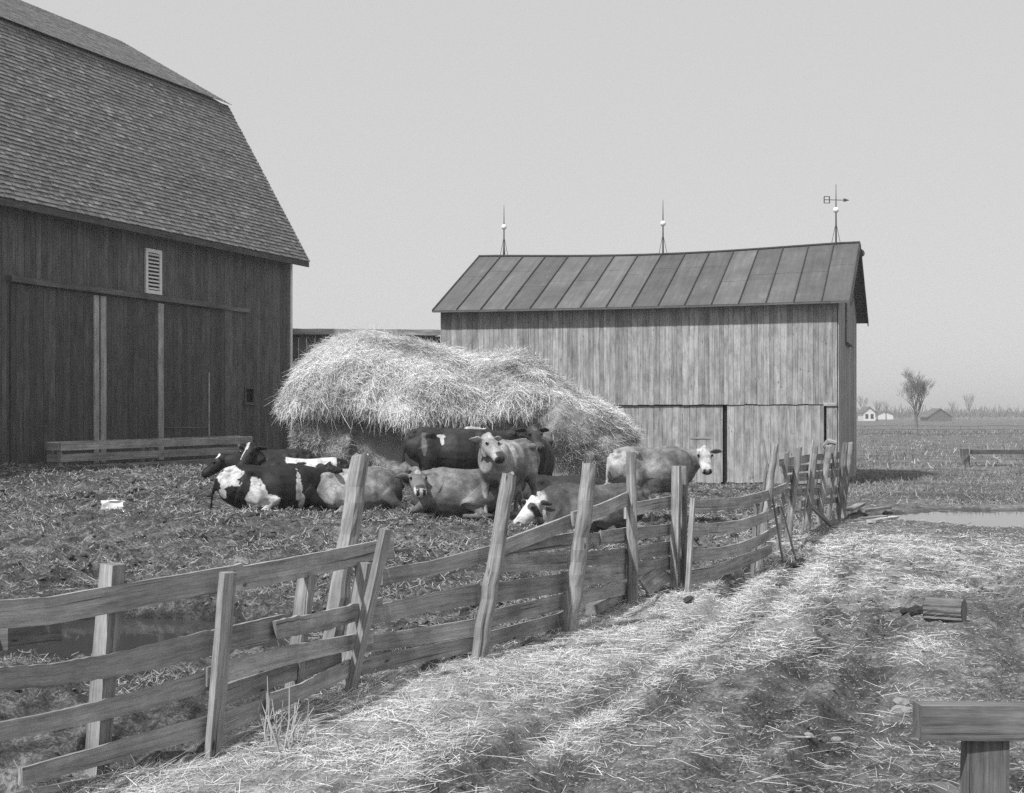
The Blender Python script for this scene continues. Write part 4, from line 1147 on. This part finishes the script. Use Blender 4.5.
    hst = [(-.08, .09, .09, -.02), (.0, .122, .115, -.01), (.09, .132, .128, -.03), (.18, .120, .130, -.04), (.27, .105, .115, -.035), (.36, .10, .10, -.03), (.43, .104, .092, -.03), (.48, .088, .072, -.03), (.505, .05, .045, -.03)]
    T(bm, [(pol + hd * a + hu * u, w, h, tuple(hu)) for (a, w, h, u) in hst], 14)
    ell(bm, pol - hd * .02 + hu * .075, .05, .06, .055)
    T(bm, [(pol + hd * .08 - hu * .10, .05, .05), (pol + hd * .2 - hu * .11, .045, .04), (pol + hd * .42 - hu * .075, .045, .035)], 8)
    for s in (1, -1):
        e0 = pol + hs * s * .085 + hd * .0 + hu * .02; ed = (hs * s + hu * -.2 - hd * .15).normalized()
        T(bm, [(e0, .03, .03, tuple(hd)), (e0 + ed * .08, .022, .06, tuple(hu)), (e0 + ed * .15, .02, .068, tuple(hu)), (e0 + ed * .21, .017, .05, tuple(hu)), (e0 + ed * .26, .012, .015, tuple(hu))], 10)
        ell(bm, pol + hd * .13 + hs * s * .10 + hu * .045, .036, .035, .03)
    bmesh.ops.recalc_face_normals(bm, faces=bm.faces)
    me = bpy.data.meshes.new('tmp'); bm.to_mesh(me); bm.free()
    tmp = bpy.data.objects.new('tmp', me); COL.objects.link(tmp)
    r = tmp.modifiers.new('r', 'REMESH'); r.mode = 'VOXEL'; r.voxel_size = .0155
    sm = tmp.modifiers.new('s', 'SMOOTH'); sm.factor = .5; sm.iterations = 8
    dg = bpy.context.evaluated_depsgraph_get(); dg.update()
    me2 = bpy.data.meshes.new_from_object(tmp.evaluated_get(dg)); bpy.data.objects.remove(tmp)
    nv = len(me2.vertices); co = np.empty(nv * 3, np.float32); me2.vertices.foreach_get('co', co); co = co.reshape(-1, 3).astype(float)
    # head-local coordinates so the face markings follow the turned head
    rel = co - np.array(pol); hc = np.stack([rel @ np.array(hd), rel @ np.array(hs), rel @ np.array(hu)], -1)
    inhead = (hc[:, 0] > -.04) & (hc[:, 0] < .56) & (np.abs(hc[:, 1]) < .30) & (np.abs(hc[:, 2]) < .20)
    q = co.copy(); q[:, 2] -= dz
    # hollows and bones: flank hollow, ribs, shoulder groove
    away = np.linalg.norm(rel, axis=1) > .42
    def dent(cx, cz, rx, rz, d):
        e = np.exp(-((q[:, 0] - cx) / rx) ** 2 - ((q[:, 2] - cz) / rz) ** 2) * (np.abs(q[:, 1]) > .08) * away
        co[:, 1] -= np.sign(q[:, 1]) * e * d
    dent(-.33, 1.10, .15, .15, .045); dent(.30, 1.0, .05, .22, .022); dent(-.62, .92, .07, .2, .02); dent(-.28, .75, .08, .16, .025); dent(-.68, 1.12, .09, .10, .015)
    rb = 0 * np.sin((q[:, 0] + .25 * (q[:, 2] - 1)) * 58) * np.exp(-((q[:, 0] + .02) / .2) ** 2 - ((q[:, 2] - .98) / .2) ** 2) * away
    co[:, 1] += np.sign(q[:, 1]) * rb * .009
    co[:, 2] += (fbm(q[:, 0] * 4, q[:, 1] * 4, 19, 2) - .5) * .03 * away * (q[:, 2] > .8)
    me2.vertices.foreach_set('co', co.astype(np.float32).ravel()); me2.update()
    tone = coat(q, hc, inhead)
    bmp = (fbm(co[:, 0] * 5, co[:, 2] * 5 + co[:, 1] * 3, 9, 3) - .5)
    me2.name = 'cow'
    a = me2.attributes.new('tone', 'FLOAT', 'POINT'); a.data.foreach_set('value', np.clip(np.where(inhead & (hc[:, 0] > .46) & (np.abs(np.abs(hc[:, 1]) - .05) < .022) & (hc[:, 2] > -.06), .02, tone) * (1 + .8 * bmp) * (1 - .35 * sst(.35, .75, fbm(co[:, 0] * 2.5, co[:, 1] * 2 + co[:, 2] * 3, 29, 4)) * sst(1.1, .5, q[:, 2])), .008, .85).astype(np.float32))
    me2.polygons.foreach_set('use_smooth', np.ones(len(me2.polygons), bool))
    me2.materials.clear(); me2.materials.append(M['coat'])
    o = bpy.data.objects.new('cow', me2); COL.objects.link(o)
    o.location = (v.x, v.y, v.z - (.03 if lie else .02) + lift); o.rotation_euler = (math.radians(roll), 0, math.radians(yaw)); o.scale = (scale,) * 3
    tag(o, label, 'cow', 'cattle in the yard')
    for s in (1, -1):
        mb = MB(); mb.sphere(pol + hd * .145 + hs * s * .115 + hu * .05, .024, 8)
        e = MB.build(mb, 'eye', M['eye'], None, True); e.parent = o
    return o
def pat(q, sc, seed, ox=0):
    return fbm(q[:, 0] * sc + ox, q[:, 2] * sc + np.sign(q[:, 1]) * 3 + q[:, 1] * sc * .6, seed, 3)
def blob(q, c, r, seed=3, rag=.5):
    d = np.sqrt(((q[:, 0] - c[0]) / r[0]) ** 2 + ((q[:, 1] - c[1]) / r[1]) ** 2 + ((q[:, 2] - c[2]) / r[2]) ** 2)
    return d + (fbm(q[:, 0] * 5, q[:, 2] * 5 + q[:, 1] * 3, seed, 4) - .5) * 1.6 * (rag + .4) < 1
def soft(q, c, r, seed):
    d = np.sqrt(((q[:, 0] - c[0]) / r[0]) ** 2 + ((q[:, 1] - c[1]) / r[1]) ** 2 + ((q[:, 2] - c[2]) / r[2]) ** 2)
    return 1 - sst(.55, 1.25, d + (fbm(q[:, 0] * 5, q[:, 2] * 5 + q[:, 1] * 3, seed, 4) - .5) * .8)
BK, WH = .016, .52
def muzz(t, hc, inh, val): return np.where(inh & (hc[:, 0] > .44), val, t)
def coat_dark(spots, base=BK, face=None):
    def f(q, hc, inh):
        t = np.full(len(q), base)
        for i, (c, r, val) in enumerate(spots): t = np.where(blob(q, c, r, 5 + i) & ~inh, val, t)
        if face == 'star': t = np.where(inh & (np.hypot(hc[:, 0] - .02, hc[:, 1]) < .075) & (hc[:, 2] > .0), WH, t)
        if face == 'white': t = np.where(inh & (np.abs(hc[:, 1]) < .11) & (hc[:, 0] > .02), WH, t)
        if face == 'stripe': t = np.where(inh & (np.abs(hc[:, 1]) < .010 + .02 * (hc[:, 0] < .1)) & (hc[:, 0] < .32) & (hc[:, 2] > .01), WH, t)
        return t
    return f
def coat_fawn(base, white=(), face='plain', legs=None):
    def f(q, hc, inh):
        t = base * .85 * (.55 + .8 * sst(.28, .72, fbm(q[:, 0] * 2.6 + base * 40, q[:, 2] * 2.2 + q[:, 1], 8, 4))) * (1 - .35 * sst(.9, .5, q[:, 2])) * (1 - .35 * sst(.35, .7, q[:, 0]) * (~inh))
        for i, (c, r, val) in enumerate(white): t = t + (val - t) * soft(q, c, r, 25 + i) * (~inh) if val < .6 else np.where(blob(q, c, r, 25 + i) & ~inh, val, t)
        if legs is not None: t = np.where((q[:, 2] < .45) & ~inh, legs, t)
        t = np.where((q[:, 2] < .07) & ~inh, .04, t); t = np.where(inh & (hc[:, 0] < .30), t * .9, t)
        if face == 'white':
            w = inh & (hc[:, 0] > -.03) & (np.abs(hc[:, 1]) < .13); t = np.where(w, WH * .85, t); t = np.where(inh & (hc[:, 0] > .475), .14, t); t = np.where(inh & (hc[:, 0] > .02) & (hc[:, 0] < .2) & (np.abs(hc[:, 1]) > .085), base * .8, t)
            t = np.where(inh & (np.abs(hc[:, 1]) > .125), base * .6, t)
        elif face == 'spot':
            w = inh & (hc[:, 0] > -.12) & (np.abs(hc[:, 1]) < .16); t = np.where(w, WH, t)
            t = np.where(inh & (np.hypot(hc[:, 0] - .13, np.abs(hc[:, 1]) - .09) < .065), .05, t)
        else:
            t = np.where(inh & (np.hypot(hc[:, 0] - .05, hc[:, 1]) < .05) & (hc[:, 2] > .04), base * 1.6, t)
            t = np.where(inh & (hc[:, 0] > .36), .06, t); t = np.where(inh & (hc[:, 0] > .36) & (hc[:, 0] < .45) & (hc[:, 2] < .03), .42, t)
            t = np.where(inh & (hc[:, 0] > .455), .05 if face != 'mealy' else .5, t)
        return t
    return f
UPH = (.86, 0, 1.36)
# far-left pair
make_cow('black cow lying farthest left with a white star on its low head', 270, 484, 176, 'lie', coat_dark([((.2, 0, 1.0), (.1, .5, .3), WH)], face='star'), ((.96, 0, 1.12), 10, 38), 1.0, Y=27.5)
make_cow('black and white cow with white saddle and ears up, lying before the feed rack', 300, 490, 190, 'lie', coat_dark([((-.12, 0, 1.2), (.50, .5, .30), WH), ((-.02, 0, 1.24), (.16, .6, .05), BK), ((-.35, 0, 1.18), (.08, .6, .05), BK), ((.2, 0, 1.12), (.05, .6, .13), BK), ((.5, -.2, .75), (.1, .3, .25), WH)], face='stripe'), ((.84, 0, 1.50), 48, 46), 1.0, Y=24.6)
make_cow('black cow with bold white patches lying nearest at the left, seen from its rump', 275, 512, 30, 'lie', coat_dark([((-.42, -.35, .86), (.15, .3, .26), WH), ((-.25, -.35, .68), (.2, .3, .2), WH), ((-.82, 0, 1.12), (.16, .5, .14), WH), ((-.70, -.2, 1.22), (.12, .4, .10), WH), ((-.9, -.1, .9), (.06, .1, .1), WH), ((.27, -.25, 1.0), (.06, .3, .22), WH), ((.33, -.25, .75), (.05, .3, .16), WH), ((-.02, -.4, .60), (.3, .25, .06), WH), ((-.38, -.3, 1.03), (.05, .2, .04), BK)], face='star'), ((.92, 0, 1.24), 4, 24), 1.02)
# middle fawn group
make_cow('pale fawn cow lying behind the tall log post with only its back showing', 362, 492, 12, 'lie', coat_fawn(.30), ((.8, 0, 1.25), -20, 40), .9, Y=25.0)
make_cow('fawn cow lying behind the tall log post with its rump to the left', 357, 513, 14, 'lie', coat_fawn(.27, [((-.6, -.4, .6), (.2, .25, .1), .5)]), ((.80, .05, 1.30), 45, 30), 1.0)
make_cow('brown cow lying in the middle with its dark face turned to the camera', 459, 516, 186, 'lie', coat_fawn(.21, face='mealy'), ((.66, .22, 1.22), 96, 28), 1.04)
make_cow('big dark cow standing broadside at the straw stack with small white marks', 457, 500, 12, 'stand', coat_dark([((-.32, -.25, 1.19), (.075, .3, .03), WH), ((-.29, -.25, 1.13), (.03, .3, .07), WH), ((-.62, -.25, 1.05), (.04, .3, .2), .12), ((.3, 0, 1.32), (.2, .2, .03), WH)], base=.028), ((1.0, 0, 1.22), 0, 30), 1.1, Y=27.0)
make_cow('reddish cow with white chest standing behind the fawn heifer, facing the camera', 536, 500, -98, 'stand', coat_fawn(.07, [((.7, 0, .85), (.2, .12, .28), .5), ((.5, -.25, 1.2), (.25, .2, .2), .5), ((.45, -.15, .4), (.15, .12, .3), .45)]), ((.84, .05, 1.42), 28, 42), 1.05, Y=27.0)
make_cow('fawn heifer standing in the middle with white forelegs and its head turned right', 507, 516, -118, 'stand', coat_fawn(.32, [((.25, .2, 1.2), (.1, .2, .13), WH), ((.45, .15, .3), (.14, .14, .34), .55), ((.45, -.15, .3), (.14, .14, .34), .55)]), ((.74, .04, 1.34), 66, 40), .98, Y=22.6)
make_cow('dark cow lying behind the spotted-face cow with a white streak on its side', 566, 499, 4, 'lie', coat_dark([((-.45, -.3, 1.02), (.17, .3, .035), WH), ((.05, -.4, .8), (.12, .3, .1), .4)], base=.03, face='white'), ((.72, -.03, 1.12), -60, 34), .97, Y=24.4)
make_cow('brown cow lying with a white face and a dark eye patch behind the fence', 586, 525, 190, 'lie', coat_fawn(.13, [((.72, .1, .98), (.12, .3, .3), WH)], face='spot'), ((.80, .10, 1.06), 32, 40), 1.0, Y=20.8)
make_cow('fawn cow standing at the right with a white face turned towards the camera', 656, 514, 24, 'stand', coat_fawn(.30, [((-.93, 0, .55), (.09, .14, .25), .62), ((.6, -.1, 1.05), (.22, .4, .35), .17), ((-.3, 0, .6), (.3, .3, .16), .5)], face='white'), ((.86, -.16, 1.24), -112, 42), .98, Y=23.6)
# ------------------------------------------------------------------ far country
def far_base(px, Y): 
    X = (px - CX) / F * Y; return Vector((X, Y, gz(X, Y)))
MAXLEV = 6
def branch(m, a, d, L, r, lev, spread, upw):
    n = 4; pts = [a]; dd = d.copy()
    for i in range(n):
        dd = (dd + Vector((random.gauss(0, .12), random.gauss(0, .12), random.gauss(.03, .08)))).normalized(); pts.append(pts[-1] + dd * L / n)
    m.tube(pts, [r * (1 - .55 * i / n) for i in range(n + 1)], 5 if lev < 3 else 3)
    if lev >= MAXLEV: return
    k = random.choice((2, 3, 3)) if lev < 4 else 2
    for i in range(k + (1 if lev > 0 else 2)):
        f = random.uniform(.4, 1.0); p = pts[min(n, int(f * n + .5))]
        ax = Vector((random.gauss(0, 1), random.gauss(0, 1), random.gauss(0, .4))).normalized()
        nd = (dd + ax * spread + Vector((0, 0, upw))).normalized()
        branch(m, p, nd, L * random.uniform(.55, .80), max(r * .45, .009), lev + 1, spread, upw)
def bare_tree(base, H, label, spread=.62, upw=.34):
    t = thing('bare_tree', base, label, 'tree', 'bare trees across the fields')
    m = MB(); tr_ = H * .26
    m.tube([base - Vector((0, 0, .3)), base + Vector((.05, 0, tr_ * .5)), base + Vector((0, 0, tr_))], [H * .035, H * .026, H * .022], 8); m.build('trunk', M['bark'], t)
    c = MB(); top = base + Vector((0, 0, tr_ * .97))
    for i in range(5):
        a = i * 2 * math.pi / 5 + random.uniform(-.4, .4); d = Vector((math.cos(a) * .5, math.sin(a) * .5, random.uniform(.9, 1.5))).normalized()
        branch(c, top, d, H * random.uniform(.24, .30), H * .014, 1, spread, upw)
    c.build('crown', M['bark'], t)
    return t
bare_tree(far_base(916, 150), 7.2, 'bare spreading tree alone at the far edge of the stubble field')
MAXLEV = 4
for i, (px, Y, H, lab) in enumerate(((877, 430, 8, 'small bare tree just right of the white farmhouse'), (886, 440, 7.5, 'second small bare tree between the white farmhouse and the lone tree'), (953, 480, 8, 'bare tree right of the distant dark roof'), (969, 470, 11, 'slim bare tree near the right edge of the fields'), (862, 560, 12, 'dark tree beside the white farmhouse at the shed corner'))):
    bare_tree(far_base(px, Y), H, lab, .6 if i != 3 else .25, .3)
def house(px, Y, w, d, h, rh, wall, label, wins):
    b = far_base(px, Y); t = thing('farmhouse' if wall == 'white' else 'farm_barn', b, label, 'house' if wall == 'white' else 'barn')
    m = MB(); m.box(b + Vector((0, 0, h / 2)), w, d, h)
    prism(m, [b + Vector((-w / 2, -d / 2, h)), b + Vector((0, -d / 2, h + rh)), b + Vector((w / 2, -d / 2, h))], (0, d, 0)); m.build('wall', M[wall], t)
    m = MB()
    for s in (-1, 1):
        e = Vector((s * (w / 2 + .4), 0, h - .35)); r_ = Vector((0, 0, h + rh + .05)); y0 = -d / 2 - .35
        prism(m, [b + e + Vector((0, y0, 0)), b + r_ + Vector((0, y0, 0)), b + r_ + Vector((0, y0, .22)), b + e + Vector((0, y0, .22))], (0, d + .7, 0))
    m.build('roof', M['metalroof'], t)
    for (wx, wz) in wins:
        m = MB(); m.box(b + Vector((wx, -d / 2 - .03, wz)), .9, .1, 1.4); m.build('window', M['dark'], t)
house(866.5, 430, 3.6, 7, 2.6, 1.5, 'white', 'tiny white farmhouse on the horizon just past the shed corner', [(-.8, 1.4), (.8, 1.4)])
house(883, 500, 6, 5, 1.9, 1.0, 'white', 'low white outbuilding beyond the two small bare trees', [])
house(936, 420, 7, 8, 1.4, 2.2, 'barn', 'distant dark farm barn right of the lone tree', [])
# wire fence far out
b = far_base(905, 135); wf_ = thing('wire_fence', b, 'long wire fence of thin posts along the far side of the stubble', 'fence')
pr = None
M['wire'] = plain('fence_wire', .12, .7, .1)
for i in range(34):
    X = 26 + i * 1.9; Yw = 132 + i * .3; z = gz(X, Yw)
    if i == 0: proto = None
    m = MB(); hh = random.uniform(1.2, 1.5); m.tube([(X, Yw, z - .2), (X + random.uniform(-.08, .08), Yw, z + hh)], [.07, .06], 5); m.build('post', M['post'], wf_)
m = MB()
for hz in (.4, .8, 1.15):
    m.tube([(26 + i * 1.9, 132 + i * .3 - .08, gz(26 + i * 1.9, 132 + i * .3) + hz + random.uniform(-.04, .04)) for i in range(34)], .02, 4)
m.build('wire', M['wire'], wf_)
# hedge / brushwood belt and far woods
def brush(name, label, n, xr_, yr_, hmax, W, t0, t1):
    x = xr_[0] + rng.random(n) * (xr_[1] - xr_[0]); y = yr_[0] + rng.random(n) * (yr_[1] - yr_[0])
    z = G(x, y, False); hh = hmax * (.25 + .75 * fbm(x / (hmax * 2.5), y / 50, 191, 3)) * (.4 + .6 * rng.random(n))
    P = np.stack([x, y, z + hh * rng.random(n) * .6], -1); D = rng.normal(size=(n, 3)) * .45; D[:, 2] = np.abs(D[:, 2]) + .6; D /= np.linalg.norm(D, axis=1)[:, None]
    v_, f_, t_ = strips(P, D, hh * .6, W * (.5 + rng.random(n)), t0 + rng.random(n) * (t1 - t0))
    tag(np_mesh(name, v_, f_, M['straw'], t_), label, 'brush', kind='stuff')
brush('weed_belt', 'rough dry weeds along the far fence line', 9000, (25, 110), (136, 175), 1.0, .05, .08, .3)
brush('far_woods', 'hazy line of bare woods along the horizon', 16000, (40, 560), (640, 760), 9, .3, .06, .16)
brush('far_woods', 'hazy woods on the horizon behind the buildings', 14000, (-420, 40), (640, 760), 9, .3, .06, .16)

# pale spring haze: one box of thin even air over the whole scene
m = MB(); m.box((0, 700, 8.2), 2400, 1600, 20.0)
m.v = [(x, y, -1.6 if z < 0 else 18.5) for (x, y, z) in m.v]
hm = bpy.data.materials.new('thin_haze'); hm.use_nodes = True; hn = hm.node_tree; hn.nodes.clear()
ho = hn.nodes.new('ShaderNodeOutputMaterial'); hv = hn.nodes.new('ShaderNodeVolumePrincipled')
hv.inputs['Color'].default_value = (.95, .95, .95, 1); hv.inputs['Density'].default_value = .0009; hv.inputs['Anisotropy'].default_value = .2
hn.links.new(hv.outputs[0], ho.inputs['Volume'])
tag(m.build('haze', hm), 'thin pale haze over the fields', 'haze', kind='stuff')
# ------------------------------------------------------------------ sun, sky, camera
SUN_EL = math.radians(50); az = math.atan2(-.62, -.78)        # clockwise from +Y
ts = Vector((math.sin(az) * math.cos(SUN_EL), math.cos(az) * math.cos(SUN_EL), math.sin(SUN_EL)))
ld = bpy.data.lights.new('sun', 'SUN'); ld.energy = 4.4; ld.angle = math.radians(2.0); ld.color = (1, 1, 1)
lo = bpy.data.objects.new('sun', ld); COL.objects.link(lo); lo.rotation_euler = (-ts).to_track_quat('-Z', 'Y').to_euler()
lo.location = (-20, -20, 40)
w = bpy.data.worlds.new('World'); scene.world = w; w.use_nodes = True
nt = w.node_tree; nt.nodes.clear()
sky = nt.nodes.new('ShaderNodeTexSky'); sky.sky_type = 'NISHITA'; sky.sun_disc = False
sky.sun_elevation = SUN_EL; sky.sun_rotation = az; sky.air_density = 1.0; sky.dust_density = 1.0; sky.ozone_density = 1.0
bw = nt.nodes.new('ShaderNodeRGBToBW'); bg = nt.nodes.new('ShaderNodeBackground'); bg.inputs[1].default_value = .1
ou = nt.nodes.new('ShaderNodeOutputWorld')
nt.links.new(sky.outputs[0], bw.inputs[0]); mxs = nt.nodes.new('ShaderNodeMix'); mxs.inputs[0].default_value = .8; mxs.inputs[3].default_value = 6.7   # thin high overcast veils the clear sky
nt.links.new(bw.outputs[0], mxs.inputs[2]); nt.links.new(mxs.outputs[0], bg.inputs[0]); nt.links.new(bg.outputs[0], ou.inputs[0])
cd_ = bpy.data.cameras.new('camera'); cd_.sensor_width = 36; cd_.lens = F / 1024 * 36; cd_.shift_y = (HY - 396.5) / 1024
cd_.clip_start = .1; cd_.clip_end = 6000
co_ = bpy.data.objects.new('camera', cd_); COL.objects.link(co_); co_.location = (0, 0, CAMZ); co_.rotation_euler = (math.pi / 2, 0, 0)
scene.camera = co_
scene.view_settings.view_transform = 'Standard'; scene.view_settings.look = 'None'
scene.view_settings.exposure = .1; scene.view_settings.gamma = 1
scene.cycles.max_bounces = 5; scene.cycles.diffuse_bounces = 3

scene.cycles.use_denoising = False      # keeps the fine grain of ground, straw and boards
